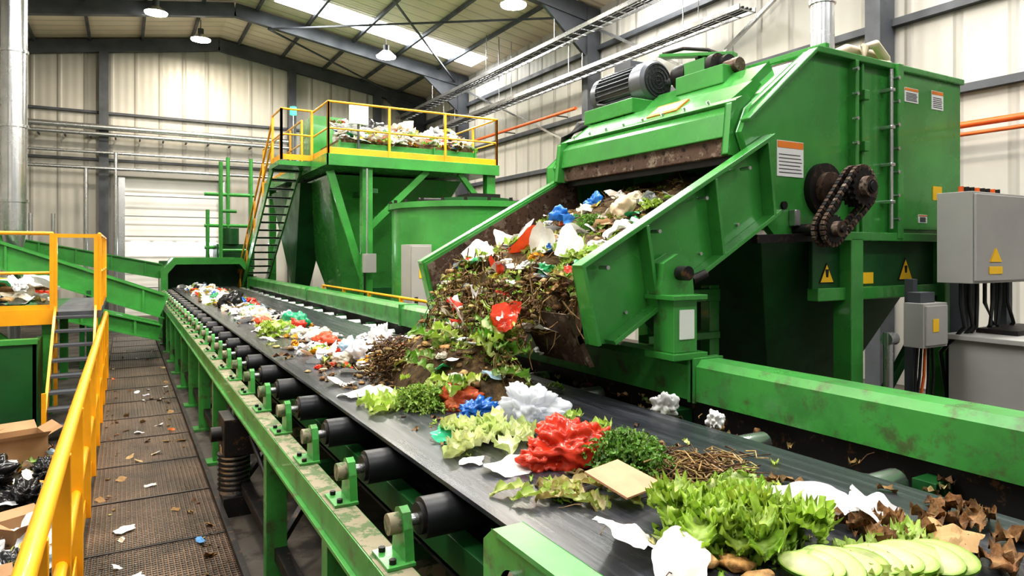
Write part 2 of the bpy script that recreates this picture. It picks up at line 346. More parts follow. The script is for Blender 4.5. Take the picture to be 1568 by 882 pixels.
while x < XR:
    o.box(x-.04, x+.04, YB, YF, roofz(x)-.14, roofz(x)-.03, GREYS); x += 1.55
o.beam((AP+1, 22.7, 9.3), (XR-.5, 14.7, 8.4), .05, .05, GREYS); o.beam((XR-.5, 22.7, 8.4), (AP+1, 14.7, 9.3), .05, .05, GREYS)
o.beam((AP+1, 22.7, 9.3), (XR-.5, 26.8, 8.4), .05, .05, GREYS)
o.build()
o = MB('wall_steel_girts')
for z in (2.6, 4.6, 5.9, 7.6):
    o.box(XR-.14, XR, YB, YF, z-.06, z+.06, GREYS)
for z in (5.3, 6.9): o.box(XL, XR, YF-.12, YF, z-.04, z+.04, GREYS)
for x in (-.6, 5.6, 9): o.box(x-.14, x+.14, YF-.3, YF, GZ, roofz(x)-.2, GREYS)
o.beam((XR-.2, 14.7, 8.2), (XR-.2, 8.2, 4.6), .07, .07, STEEL); o.beam((XR-.2, 6.7, 8.2), (XR-.2, 13.2, 4.6), .07, .07, STEEL)
o.beam((XR-.2, 22.7, 8.2), (XR-.2, 15.2, 5.), .06, .06, STEEL)
o.build()
o = MB('skylight_panels')
for y in (20.4, 11.3, 3., -4):
    for x0, x1 in ((4.0, 10.7), (-4.6, 2.)):
        if y == 20.4 and x0 < 0: continue
        o.prism([(x0, roofz(x0)-.02), (x1, roofz(x1)-.02), (x1, roofz(x1)+.01), (x0, roofz(x0)+.01)], y, y+1.2, SKY)
o.build()
def area(name, loc, rot, sx, sy, e, col=(1, .98, .94)):
    l = bpy.data.lights.new(name, 'AREA'); l.shape = 'RECTANGLE'; l.size = sx; l.size_y = sy; l.energy = e; l.color = col
    ob = bpy.data.objects.new(name, l); ob.location = loc; ob.rotation_euler = rot; scene.collection.objects.link(ob)
for y, e in ((21., 420), (11.9, 640), (3.6, 680), (-3.4, 200)):
    area('skylight_daylight', (7.4, y, roofz(7.4)-.2), (0, .16, 0), 6.4, 1.1, e, (1, .96, .9))
    if y < 20: area('skylight_daylight', (-1.3, y, roofz(-1.3)-.2), (0, -.16, 0), 6.2, 1.1, e*.65, (1, .96, .9))
for x, y, z, e in ((.8, 22.2, 9.1, 260), (7.2, 20.6, 8.35, 160), (8., 13.9, 8.0, 220), (0., 13.5, 8.3, 220), (6.5, 7., 8.2, 260), (0, 6., 8.2, 240), (2.2, 24.6, 9.2, 320)):  # last lamp is an added one, there to brighten the roller door
    o = MB('high_bay_lamp'); o.cyl((x, y, z), (x, y, z+.16), .32, STEEL, 24, .14); o.cyl((x, y, z-.03), (x, y, z-.001), .3, LAMP, 24)
    o.cyl((x, y, z+.16), (x, y, z+.35), .09, GREYS); o.cyl((x, y, z+.3), (x, y, roofz(x)-.02), .012, GREYS, 6); o.build()
    l = bpy.data.lights.new('high_bay_light', 'AREA'); l.shape = 'DISK'; l.size = .45; l.energy = e; l.color = (1, .88, .7)
    ob = bpy.data.objects.new('high_bay_light', l); ob.location = (x, y, z-.06); scene.collection.objects.link(ob)
o = MB('door_1'); o.box(0.02, 3.0, YF-.1, YF-.02, GZ, 4.75, DOOR)
for x in (-.08, 3.1): o.box(x-.1, x+.1, YF-.2, YF, GZ, 4.95, STEEL)
o.box(-.2, 3.2, YF-.35, YF, 4.75, 5.05, GREYB)
for i in range(4):
    x = .2+i*.72; o.box(x, x+.55, YF-.13, YF-.09, 2.08, 2.5, WIN)
for z in (.9, 1.7, 2.7, 3.4, 4.1): o.box(.02, 3., YF-.11, YF-.1, z, z+.02, GREYS)
o.build()
o = MB('service_pipes')
for z, r, yy in ((6.35, .1, 26.6), (6.1, .07, 26.5), (5.5, .05, 26.6), (4.95, .06, 26.4)): o.cyl((-4.9, yy, z), (5.4 if z > 5.4 else 9, yy, z), r, STEEL, 12)
for x, z1 in ((-.25, 5.5), (-1.1, 4.95), (-2, 3.4), (4., 4.9), (-2.6, 3.4)): o.cyl((x, 26.4, 0), (x, 26.4, z1), .06, STEEL, 10)
for i in range(14): o.box(-4.6+i*.72, -4.55+i*.72, 26.4, 26.95, 6.0, 6.05, GREYS)
o.build()
o = MB('sprinkler_pipe'); o.cyl((XR-.6, 14.9, 6.0), (XR-.6, 26.5, 6.0), .045, REDP, 12)
for yy in (16, 19, 22, 25): o.cyl((XR-.6, yy, 6.0), (XR-.1, yy, 6.0), .02, GREYS, 6)
o.cyl((XR-.35, -3, 4.0), (XR-.35, 14.3, 4.0), .05, REDP, 12); o.cyl((XR-.35, -3, 3.86), (XR-.35, 14.3, 3.86), .03, REDP, 12)
o.build()
o = MB('cable_tray')
for x, z in ((10.35, 6.75), (9.9, 7.6)):
    for s in (-.22, .22): o.box(x+s-.015, x+s+.015, 9, 26.5, z, z+.1, STEEL)
    y = 9.
    while y < 26.5: o.box(x-.22, x+.22, y, y+.03, z, z+.02, STEEL); y += .35
    for yy in (10.5, 14.7, 18.5, 22.7): o.cyl((x-.22, yy, z), (x-.22, yy, roofz(x)-.05), .012, STEEL, 6); o.cyl((x+.22, yy, z), (x+.22, yy, roofz(x)-.05), .012, STEEL, 6)
    for s in (-.12, 0, .1): o.cyl((x+s, 9, z+.05), (x+s, 26.5, z+.05), .025, BLK, 6)
o.build()
o = MB('ventilation_duct'); o.cyl((-2.05, 17.9, 2.6), (-2.05, 17.9, 9.1), .24, STEEL, 28)
for z in (3.2, 4.8, 6.4, 8.): o.cyl((-2.05, 17.9, z), (-2.05, 17.9, z+.06), .265, STEEL, 28)
o.cyl((-2.05, 17.9, 2.0), (-2.05, 17.9, 2.6), .12, STEEL, 20, .24); o.cyl((-2.05, 17.9, GZ), (-2.05, 17.9, 2.0), .12, STEEL, 20)
o.build()
o = MB('exhaust_stack')
o.cyl((7.55, 5.4, GZ), (7.55, 5.4, 8.9), .14, STEEL, 24)
for z in (4.2, 5.2): o.cyl((7.55, 5.4, z), (7.55, 5.4, z+.05), .16, STEEL, 24)
o.build()

# ============================================================ WALKWAY
o = MB('walkway_grating'); o.box(-.24, .68, -2, 20, -.05, 0, GRATE)
y = 0.
while y < 20: o.box(-.24, .68, y, y+.025, -.04, .006, DARK); y += 1.1
o.box(.66, .70, -2, 20, -.05, .05, DARK)
o.build()
def railing(mb, pts, h=1.05, sp=1.2, r=.022, mid=(.55,), kick=0.1, mat=None, post=.024, py=None):
    mat = mat or YEL; py = py or post
    for a, b_ in zip(pts[:-1], pts[1:]):
        a = Vector(a); b_ = Vector(b_); L_ = (b_-a).length; n = max(1, round(L_/sp)); up = Vector((0,0,1))
        mb.cyl(a+up*h, b_+up*h, r, mat, 12)
        for m in mid: mb.cyl(a+up*h*m, b_+up*h*m, r*.8, mat, 10)
        if kick: mb.beam(a+up*kick*.5, b_+up*kick*.5, .012, kick, mat)
        for i in range(n+1):
            p = a+(b_-a)*i/n; mb.box(p.x-post, p.x+post, p.y-py, p.y+py, p.z, p.z+h, mat)
        mb.ball(a+up*h, r, mat); mb.ball(b_+up*h, r, mat)
o = MB('walkway_handrail'); railing(o, [(-.27, -.6, 0), (-.27, 13.3, 0)], 1.1, 1.15, .036, (.5,), .15, post=.04, py=.02); o.build(.004)

# ============================================================ MAIN CONVEYOR
BX0, BX1, BZ = 1.1, 2.63, 1.2
Y0, Y1 = -1.0, 20.1
o = MB('conveyor_belt')
o.box(BX0, BX1, Y0, Y1, BZ-.018, BZ, BELT); o.box(BX0+.1, BX1-.1, Y0, Y1, .74, .755, BELT)
o.build()
o = MB('belt_conveyor_structure')
o.box(.80, .92, 1.5, Y1, .82, .95, GREENW); o.box(.805, .915, 1.5, Y1, .95, .954, DIRT)
o.box(.78, .94, 1.5, Y1, .80, .82, GREENW)
o.box(1.12, 1.2, Y0, Y1, .86, .98, GREEND); o.box(2.6, 2.7, Y0, Y1, .86, .98, DARK)
o.box(.84, .92, 1.5, Y1, .12, .2, DARK); o.box(1.3, 1.36, 1.5, Y1, .3, .36, DIRT)
y = 1.6
while y < Y1:
    o.box(.79, .92, y-.05, y+.05, GZ, .80, GREENW); o.box(.72, .95, y-.1, y+.1, GZ, GZ+.03, GREENW)
    o.box(.8, 3.0, y-.04, y+.04, .5, .58, DIRT); o.box(.8, 3.0, y-.04, y+.04, .62, .7, GREEND); o.box(2.9, 3.02, y-.05, y+.05, GZ, 1.15, GREEND)
    o.beam((.86, y, .16), (1.36, y+.6, .5), .04, .05, DARK)
    y += 1.5
y = 1.72
while y < Y1:   # idlers
    o.cyl((.985, y, 1.09), (2.72, y, 1.09), .078, RUB, 24); o.cyl((.97, y, 1.09), (.985, y, 1.09), .06, DARK, 20)
    o.cyl((.87, y, 1.09), (.99, y, 1.09), .022, STEEL, 10)
    o.prism([(y-.075, .95), (y+.075, .95), (y+.055, 1.08), (y+.035, 1.135), (y, 1.15), (y-.035, 1.135), (y-.055, 1.08)], .895, .93, GREENW, 'X')
    o.cyl((.85, y, 1.09), (.897, y, 1.09), .04, DIRT, 14); o.box(.82, .93, y-.09, y+.09, .954, .968, GREENW)
    for s in (-.06, .06): o.cyl((.85, y+s, .965), (.85, y+s, .985), .014, DARK, 6)
    o.cyl((2.7, y, 1.11), (2.9, y, 1.11), .06, STEEL, 16); o.cyl((2.66, y, 1.11), (2.7, y, 1.11), .07, RUB, 16); o.prism([(y-.07, .9), (y+.07, .9), (y+.03, 1.15), (y-.03, 1.15)], 2.88, 2.91, GREEND, 'X')
    y += .7
o.prism([(1.0, 1.0), (1.9, 1.0), (1.9, 1.2), (1.84, 1.25), (1.0, 1.25)], .985, 1.07, GREENW, 'X')
o.prism([(1.0, 1.25), (1.82, 1.25), (1.82, 1.262), (1.0, 1.262)], .97, 1.08, GREENW, 'X')
o.box(.74, .985, 1.2, 1.78, 1.0, 1.1, GREENW); o.cyl((.76, 1.62, 1.05), (.7, 1.62, 1.05), .07, GREENW, 20); o.cyl((.86, 1.55, 1.1), (.86, 1.55, 1.15), .05, DARK, 6)
for yy in (1.3, 1.5, 1.7): o.cyl((.985, yy, 1.16), (.97, yy, 1.16), .02, STEEL, 6)
for a, b_ in ((-1.5, 3.0), (3.02, 8.), (8.02, 13), (13.02, 20.)):
    o.prism([(2.98, 1.21), (3.2, 1.21), (3.2, 1.43), (3.17, 1.46), (3.02, 1.46), (2.98, 1.42)], a, b_, GREENW)
    for e_ in (a, b_): o.box(2.968, 3.21, e_-.02 if e_ == b_ else e_, e_ if e_ == b_ else e_+.02, 1.2, 1.47, GREENW)
o.box(3.03, 3.1, Y0, 20, .9, 1.21, DARK)  # dark colour paints in the shade of the gap below the rail
o.box(2.72, 3.03, Y0, 20, .86, .88, DARK)
o.build(.006)
o = MB('belt_drive_gearmotor')
o.box(.7, .95, 5.9, 6.3, .45, .75, DARK); o.cyl((.8, 6.1, .1), (.8, 6.1, .5), .11, STEEL, 20)
for i in range(8): o.cyl((.8, 6.1, .14+i*.04), (.8, 6.1, .155+i*.04), .13, DARK, 20)
o.cyl((.62, 6.1, .6), (.7, 6.1, .6), .06, DARK, 20); o.box(.7, .92, 5.95, 6.25, GZ, .1, DARK)
o.tube([(.8, 6.3, .6), (.78, 6.6, .5), (.8, 6.9, .2)], .02, BLK, 8); o.tube([(.9, 5.9, .6), (.95, 5.6, .4), (1.0, 5.3, .1)], .02, BLK, 8); o.box(.75, .95, 6.35, 6.6, .3, .6, STEEL); o.build(.005)
o = MB('transfer_hood')
o.prism([(.85, 1.05), (.85, 1.62), (1.15, 1.98), (2.85, 1.98), (3.15, 1.62), (3.15, 1.05), (3.0, 1.05), (3.0, 1.58), (2.8, 1.82), (1.2, 1.82), (1.0, 1.58), (1.0, 1.05)], 20.2, 21.7, GREEN)
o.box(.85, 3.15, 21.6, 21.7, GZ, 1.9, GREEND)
for x in (.9, 3.1): o.box(x-.06, x+.06, 20.3, 20.42, GZ, 1.1, GREEN)
o.build(.01)

# ============================================================ SHREDDER / DISCHARGE MACHINE
NY, FY = 3.3, 5.6
o = MB('waste_shredder')
side = [(3.72, 2.95), (3.80, 3.12), (4.45, 3.62), (6.45, 3.62), (6.45, 2.3), (4.95, 2.2), (4.1, 2.2), (3.93, 2.35), (3.88, 2.6)]
o.prism(side, NY-.02, NY+.04, GREEN); o.prism(side, FY, FY+.06, GREEN)
o.prism([(3.86, 2.98), (3.9, 3.14), (4.45, 3.57), (6.4, 3.57), (6.4, 2.3), (4.7, 2.3), (4.7, 2.95)], NY+.04, FY, GREEN)
o.prism([(3.95, 2.3), (4.75, 2.3), (4.75, 2.36), (3.95, 2.4)], NY+.04, FY, RUST)
o.prism([(3.70, 2.93), (3.86, 2.93), (3.93, 3.18), (3.80, 3.18), (3.72, 3.1)], NY+.1, FY-.04, GREEN)
o.prism([(3.78, 3.18), (3.95, 3.17), (4.14, 3.37), (4.08, 3.40)], NY+.18, FY-.1, GREEN)
o.prism([(4.1, 3.36), (4.18, 3.34), (4.42, 3.54), (4.38, 3.60)], NY+.3, FY-.2, GREEN)
o.prism([(3.76, 3.19), (3.82, 3.155), (3.9, 3.2), (3.86, 3.24)], NY+.06, FY-.02, GREENW)
o.beam((3.76, NY+.16, 2.87), (3.76, FY-.1, 2.87), .05, .14, RUST); o.beam((3.80, NY+.1, 2.78), (3.80, FY-.1, 2.78), .03, .06, BLK)
for i in range(9): o.cyl((3.73, NY+.35+i*.22, 2.9), (3.75, NY+.35+i*.22, 2.9), .016, DARK, 6)
for i in range(8): o.cyl((3.83, NY+.4+i*.25, 3.23), (3.815, NY+.4+i*.25, 3.25), .016, STEEL, 6)
for y in (NY+.08, FY-.08): o.prism([(3.66, 2.8), (3.76, 2.8), (3.84, 3.2), (3.70, 3.16)], y-.03, y+.03, GREEN)
o.beam((4.45, NY-.04, 3.62), (6.47, NY-.04, 3.62), .09, .05, GREEN)
o.beam((3.72, NY-.04, 3.02), (4.46, NY-.04, 3.62), .08, .03, GREEN)
o.box(4.9, 4.94, NY-.09, NY, 2.22, 3.6, GREEN); o.box(5.02, 5.05, NY-.06, NY, 2.22, 3.6, GREEN)
o.box(5.42, 5.50, NY-.11, NY, 2.22, 3.64, GREEN); o.box(5.5, 6.47, NY-.05, NY, 2.3, 3.6, GREEN)
o.box(4.5, 6.47, NY-.1, NY+.02, 2.2, 2.27, GREEN)
for i in range(7):
    z = 2.38+i*.19
    for x in (4.92, 5.46): o.cyl((x-.04, NY-.12, z), (x-.04, NY-.08, z), .016, STEEL, 6)
for i in range(3): o.box(5.0, 5.06, NY-.1, NY-.02, 2.5+i*.4, 2.58+i*.4, GREENW)
o.cyl((5.34, NY-.1, 2.3), (5.34, NY-.1, 3.58), .015, STEEL, 8)
for z in (2.5, 2.8, 3.1, 3.4): o.box(5.31, 5.37, NY-.12, NY, z, z+.03, STEEL)
o.box(4.2, 4.26, NY-.08, NY-.02, 2.3, 2.42, STEEL)
o.cyl((4.14, NY-.04, 2.45), (4.14, NY, 2.45), .03, DARK, 10)
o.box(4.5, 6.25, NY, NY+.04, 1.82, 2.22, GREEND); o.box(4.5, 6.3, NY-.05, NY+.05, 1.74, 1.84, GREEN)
for x, y in ((4.9, NY-.02), (6.2, NY-.02), (4.9, FY), (6.2, FY)): o.box(x-.075, x+.075, y-.08, y+.08, GZ, 2.22, GREEN)
o.beam((4.95, NY, .5), (6.2, NY, 1.75), .06, .08, GREEND); o.beam((4.95, NY+.5, .9), (4.95, FY, .9), .06, .08, GREEND)
o.box(4.05, 4.16, 3.9, 4.0, GZ, 1.85, GREEN); o.box(3.4, 4.15, 3.88, 4.0, 1.72, 1.82, GREEN); o.box(3.4, 4.15, 3.88, 4.0, 1.42, 1.48, GREEN)
def frust(mb, x0, x1, y0, y1, z1, cx, cy, hw, z0, mat):
    vs = [(x0, y0, z1), (x1, y0, z1), (x1, y1, z1), (x0, y1, z1), (cx-hw, cy-hw, z0), (cx+hw, cy-hw, z0), (cx+hw, cy+hw, z0), (cx-hw, cy+hw, z0)]
    mb.add(vs, [(0,1,2,3), (7,6,5,4), (0,4,5,1), (1,5,6,2), (2,6,7,3), (3,7,4,0)], mat)
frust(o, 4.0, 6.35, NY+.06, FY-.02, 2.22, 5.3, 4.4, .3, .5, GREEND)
o.box(5.0, 5.6, 4.1, 4.7, GZ, .5, GREEND)
o.box(4.55, 6.3, 3.9, 5.2, 3.57, 3.66, GREEN); o.box(4.05, 4.7, 4.85, 5.6, 3.40, 3.54, GREEN)
o.beam((4.75, 4.9, 3.72), (4.75, NY+.05, 3.72), .05, .05, GREEN); o.beam((4.75, 4.9, 3.6), (4.75, 4.9, 3.75), .05, .05, GREEN)
o.box(4.25, 4.6, 3.95, 4.5, 3.5, 3.66, GREEN)
o.tube([(5.2, 3.6, 3.62), (5.2, 3.6, 3.78), (5.35, 3.6, 3.84), (5.7, 3.6, 3.84), (5.8, 3.6, 3.76), (5.8, 3.6, 3.6)], .05, BEIGE, 12)
o.tube([(5.0, 3.45, 3.70), (5.7, 3.45, 3.72)], .035, BEIGE, 10); o.tube([(5.45, 3.5, 3.6), (5.45, 3.5, 3.85), (5.6, 3.5, 3.9), (5.75, 3.5, 3.8), (5.75, 3.5, 3.6)], .04, BEIGE, 10)
for x in (4.7, 5.1, 5.5): o.cyl((x, 3.45, 3.62), (x, 3.45, 3.7), .035, BEIGE, 10)
o.build(.008)
o = MB('discharge_chute')
def cplate(y0, y1, inner, outer, iy):
    poly = [(2.30, 2.02), (3.93, 2.92), (4.0, 2.40), (2.55, 1.56), (2.40, 1.56)]
    o.prism(poly, y0, y1, outer)
    o.prism([(2.32, 2.0), (3.9, 2.88), (3.97, 2.42), (2.55, 1.6), (2.42, 1.6)], iy-.004, iy+.004, inner)
cplate(NY-.03, NY, RUST, GREEN, NY+.004); cplate(5.55, 5.58, RUST, GREEN, 5.545)
for y, s in ((NY-.03, -1), (5.58, 1)):
    yo = y+s*.05
    o.beam((2.28, yo, 2.02), (3.93, yo, 2.925), .1, .03, GREEN); o.beam((2.52, yo, 1.57), (4.0, yo, 2.40), .1, .03, GREEN)
    o.beam((2.295, yo, 2.02), (2.41, yo, 1.56), .1, .025, GREEN, (1, 0, 0))
    for t in (.22, .62, .97):
        a = Vector((2.55+1.42*t, yo, 1.6+.79*t)); b_ = Vector((2.45+1.46*t, yo, 2.1+.79*t)); o.beam(a, b_, .1, .025, GREEN, (1, 0, 0))
    for t in (.1, .35, .6, .85): o.cyl((2.3+1.6*t, yo-.06, 1.93+.88*t), (2.3+1.6*t, yo+.02, 1.93+.88*t), .014, STEEL, 6)
    for t in (.05, .3, .5, .75): o.cyl((2.6+1.4*t, y-.0, 1.7+.8*t), (2.6+1.4*t, y+s*.02, 1.7+.8*t), .012, STEEL, 6)
o.prism([(2.36, 1.56), (4.0, 2.36), (4.0, 2.40), (2.34, 1.60)], NY, 5.55, RUST)
o.prism([(2.26, 1.74), (2.29, 1.74), (2.46, 1.42), (2.43, 1.42)], NY+.0, NY+.55, RUST)
o.box(2.86, 3.05, 3.04, 3.22, 1.5, 1.82, GREENW); o.box(2.82, 3.1, 3.0, 3.26, 1.46, 1.5, GREEN); o.box(2.82, 3.1, 3.0, 3.26, 1.82, 1.85, GREEN)
o.prism([(2.83, 1.85), (3.1, 1.85), (3.08, 2.04), (2.98, 2.10), (2.86, 2.04)], 3.12, 3.24, GREENW)
o.cyl((2.98, 3.04, 1.98), (2.98, 3.3, 1.98), .045, DARK, 16); o.box(2.9, 3.02, 3.03, 3.04, 1.58, 1.76, WHT)
o.cyl((3.12, 3.16, 1.93), (3.24, 3.16, 1.97), .03, DARK, 14)
o.build(.006)
def sprocket(mb, c, r, y0, y1, teeth, mat):
    poly = []
    for i in range(teeth*2):
        rr = r if i % 2 == 0 else r*.88
        for dd in (-.25, .25):
            a = 2*pi*(i+dd)/(teeth*2); poly.append((c[0]+rr*cos(a), c[1]+rr*sin(a)))
    mb.prism(poly, y0, y1, mat)
o = MB('chain_drive')
A = (4.62, 2.58); B = (4.28, 2.27)
o.cyl((A[0]-.05, NY-.07, A[1]), (A[0]-.05, NY+.0, A[1]), .2, DARK, 28); o.cyl((A[0]-.05, NY-.12, A[1]), (A[0]-.05, NY-.0, A[1]), .13, RUST, 24)
o.cyl((A[0], NY-.4, A[1]), (A[0], NY, A[1]), .05, DARK, 16); o.cyl((B[0], NY-.36, B[1]), (B[0], NY, B[1]), .045, DARK, 16)
for c, r in ((A, .14), (B, .1)):
    sprocket(o, c, r, NY-.34, NY-.30, 18, DARK); sprocket(o, c, r, NY-.27, NY-.23, 18, DARK)
    o.cyl((c[0], NY-.39, c[1]), (c[0], NY-.33, c[1]), r*.55, RUST, 20); o.cyl((c[0], NY-.41, c[1]), (c[0], NY-.39, c[1]), r*.25, DARK, 12)
    o.cyl((c[0], NY-.31, c[1]), (c[0], NY-.26, c[1]), r*.85, BLK, 24)
Av = Vector((A[0], 0, A[1])); Bv = Vector((B[0], 0, B[1]))
dv = (Bv-Av).normalized(); nv = Vector((-dv.z, 0, dv.x))
def P2(c, r, t): return c+(nv*cos(t)+(-dv)*sin(t))*r
loop = [P2(Av, .148, pi*i/12) for i in range(13)]+[P2(Bv, .108, pi+pi*i/10) for i in range(11)]; loop.append(loop[0])
for yy in (NY-.32, NY-.25):
    for a, b_ in zip(loop[:-1], loop[1:]):
        n_ = max(1, int((b_-a).length/.035))
        for i in range(n_):
            p = a+(b_-a)*(i/n_); q2 = a+(b_-a)*((i+.85)/n_); o.beam((p.x, yy, p.z), (q2.x, yy, q2.z), .035, .03, DARK if i % 2 else RUST, (0, 1, 0))
o.beam((3.75, NY-.1, 2.2), (4.4, NY-.1, 2.22), .05, .06, DARK); o.build(.003)
o = MB('electric_motor')
mx_, mz = 4.36, 3.73
o.cyl((mx_, 5.0, mz), (mx_, 5.6, mz), .165, MOTOR, 32)
for i in range(28):
    a = 2*pi*i/28; d = Vector((cos(a), 0, sin(a))); c = Vector((mx_, 5.3, mz))+d*.18; o.beam(c-Vector((0, .26, 0)), c+Vector((0, .26, 0)), .008, .05, MOTOR, d)
o.cyl((mx_, 4.88, mz), (mx_, 5.04, mz), .2, MOTOR, 32); o.cyl((mx_, 4.85, mz), (mx_, 4.88, mz), .17, MOTOR, 32, .2)
for r in (.04, .08, .12, .155):
    o.tube([(mx_+r*cos(2*pi*i/24), 4.845, mz+r*sin(2*pi*i/24)) for i in range(25)], .005, DARK, 5)
for i in range(8): a = pi*i/8; o.beam((mx_-cos(a)*.16, 4.844, mz-sin(a)*.16), (mx_+cos(a)*.16, 4.844, mz+sin(a)*.16), .004, .004, DARK)
o.cyl((mx_, 5.58, mz), (mx_, 5.66, mz), .19, MOTOR, 32); o.box(mx_-.08, mx_+.1, 5.15, 5.4, mz+.16, mz+.26, MOTOR); o.box(mx_-.17, mx_+.17, 5.05, 5.55, mz-.2, mz-.14, MOTOR)
o.build(.003)
o = MB('drive_gearbox')
o.cyl((4.5, 4.55, 3.74), (4.5, 4.72, 3.74), .11, DARK, 20); o.cyl((4.5, 4.1, 3.72), (4.5, 4.3, 3.72), .09, DARK, 20); o.cyl((4.5, 4.0, 3.73), (4.5, 4.85, 3.73), .035, STEEL, 12)
o.box(4.4, 4.62, 4.3, 4.55, 3.62, 3.82, GREEN); sprocket(o, (4.55, 3.78), .12, 4.44, 4.47, 16, DARK)
o.cyl((4.42, 4.15, 3.72), (4.42, 4.22, 3.72), .1, DARK, 20); o.cyl((4.4, 3.9, 3.66), (4.4, 4.05, 3.66), .06, RUST, 14)
o.beam((4.38, 4.82, 3.95), (4.62, 4.15, 3.84), .1, .03, GREEN); o.tube([(4.38, 4.8, 3.97), (4.45, 4.6, 3.98), (4.55, 4.4, 3.93), (4.6, 4.2, 3.82)], .018, DARK, 6); o.build(.003)
o = MB('hydraulic_hose')
o.tube([(4.1, 5.75, 2.2), (3.95, 5.8, 2.7), (3.92, 5.8, 3.0), (3.96, 5.8, 3.28), (4.1, 5.75, 3.42), (4.3, 5.72, 3.46), (4.45, 5.7, 3.6)], .05, BLK, 12)
o.tube([(4.2, 5.1, 3.45), (4.1, 5.3, 3.55), (4.15, 5.5, 3.6), (4.3, 5.65, 3.7)], .015, BLK, 8)
o.build()
o = MB('machine_side_cover'); o.prism([(3.8, 2.5), (3.8, 2.98), (4.05, 3.2), (4.5, 3.3), (4.5, 2.5)], 5.67, 5.9, GREEN); o.box(3.95, 4.5, 5.67, 5.95, GZ, 2.5, GREEND); o.build(.01)
o = MB('warning_labels')
def label(x0, x1, z0, z1, y, head=ORANGE):
    o.box(x0, x1, y-.006, y, z0, z1, WHT); o.box(x0+.005, x1-.005, y-.009, y, z1-(z1-z0)*.2, z1-.005, head)
    n_ = 6
    for i in range(n_): z = z0+(z1-z0)*(.1+.1*i); o.box(x0+.02, x1-.02-(i % 3)*.03*(x1-x0), y-.008, y, z, z+.006, GREYS)
label(4.07, 4.36, 2.66, 2.92, NY-.02); label(5.60, 5.80, 3.36, 3.48, NY-.05); label(6.0, 6.18, 3.34, 3.5, NY-.05)
label(5.8, 5.93, 2.36, 2.43, NY-.05, REDP)
o.box(6.02, 6.16, NY-.056, NY-.05, 2.56, 2.68, YLAB)
def tri(x, z, s, y): 
    o.prism([(x-s, z-s*.85), (x+s, z-s*.85), (x, z+s*.9)], y-.006, y, BLK); o.prism([(x-s*.85, z-s*.76), (x+s*.85, z-s*.76), (x, z+s*.72)], y-.008, y, YLAB)
    o.prism([(x-.012, z-.03), (x+.012, z-.03), (x+.02, z+.03), (x-.02, z+.03)], y-.01, y, BLK)
tri(4.66, 1.95, .09, NY); tri(5.7, 1.97, .11, NY); o.box(5.1, 5.25, NY-.006, NY, 1.86, 1.95, YLAB)
a = Vector((3.98, 0, 3.28)); d = Vector((.67, 0, .51)).normalized(); nn = Vector((-.6, 0, .79))
for w_, m_, off in (((4.1, 4.46), ORANGE, .05), ((4.13, 4.43), WHT, .053)):
    ws = (.09, .055)[m_ is WHT]
    vs = [a+d*s*ws+nn*off+Vector((0, y, 0)) for s, y in ((-1, w_[0]), (1, w_[0]), (1, w_[1]), (-1, w_[1]))]
    vs2 = [v-nn*.03 for v in vs]; o.add(vs+vs2, [(0,1,2,3), (7,6,5,4), (0,4,5,1), (1,5,6,2), (2,6,7,3), (3,7,4,0)], m_)
o.build()
o = MB('electrical_enclosure'); o.box(5.62, 6.62, 2.74, 3.0, 1.87, 2.58, GREYB); o.box(5.64, 6.6, 2.72, 2.74, 1.89, 2.56, GREYB); o.cyl((6.5, 2.7, 2.25), (6.5, 2.73, 2.25), .025, DARK, 10)
o.prism([(5.84, 2.04), (6.0, 2.04), (5.92, 2.14)], 2.712, 2.72, YLAB); o.box(5.82, 6.02, 2.712, 2.72, 1.94, 2.0, YLAB)
for i in range(8): o.cyl((5.72+i*.08, 2.87, 2.58), (5.72+i*.08, 2.87, 2.63), .02, REDP if i % 3 == 0 else DARK, 8)
o.box(6.0, 6.1, 2.95, 3.1, GZ, 2.2, GREYS); o.box(6.5, 6.6, 2.9, 3.0, GZ, 1.9, GREYS)
for i in range(7): 
    x = 5.72+i*.12; o.tube([(x, 2.87, 1.88), (x, 2.87, 1.7), (x+R.uniform(-.1, .15), 2.85, 1.52), (x+R.uniform(-.15, .2), 3.05, 1.3), (x+R.uniform(-.1, .3), 3.1, .8)], .016, BLK, 8)
o.build(.006)
o = MB('junction_box'); o.box(5.25, 5.58, 2.9, 3.05, 1.38, 1.72, GREYB); o.box(5.27, 5.56, 2.885, 2.9, 1.4, 1.7, GREYB); o.box(5.35, 5.43, 2.88, 2.885, 1.5, 1.6, YLAB); o.box(5.38, 5.44, 3.05, 3.12, GZ, 1.9, GREYS); o.box(5.3, 5.5, 2.95, 3.05, 1.72, 1.8, GREYS)
for i in range(5): x = 5.3+i*.05; o.tube([(x, 2.97, 1.39), (x+R.uniform(-.03, .03), 2.97, 1.15), (x+R.uniform(-.1, .1), 3, .7)], .012, REDP if i == 2 else BLK, 6)
o.cyl((5.05, 3.05, GZ), (5.05, 3.05, 1.5), .035, STEEL, 12); o.cyl((5.12, 3.05, 1.45), (5.02, 3.05, 1.45), .05, STEEL, 12); o.build(.005)
o = MB('control_cabinet'); o.box(5.75, 7.4, 2.45, 2.98, GZ, 1.42, GREYB); o.box(5.7, 7.45, 2.4, 3.0, 1.42, 1.46, GREYB); o.box(6.0, 6.7, 2.6, 2.9, 1.46, 1.5, DARK)
o.box(5.98, 6.16, 2.44, 2.45, 1.08, 1.26, WHT); o.box(5.86, 6.4, 2.44, 2.45, 1.3, 1.37, YLAB); o.box(6.35, 6.5, 2.44, 2.45, 1.1, 1.25, WHT); o.build(.006)

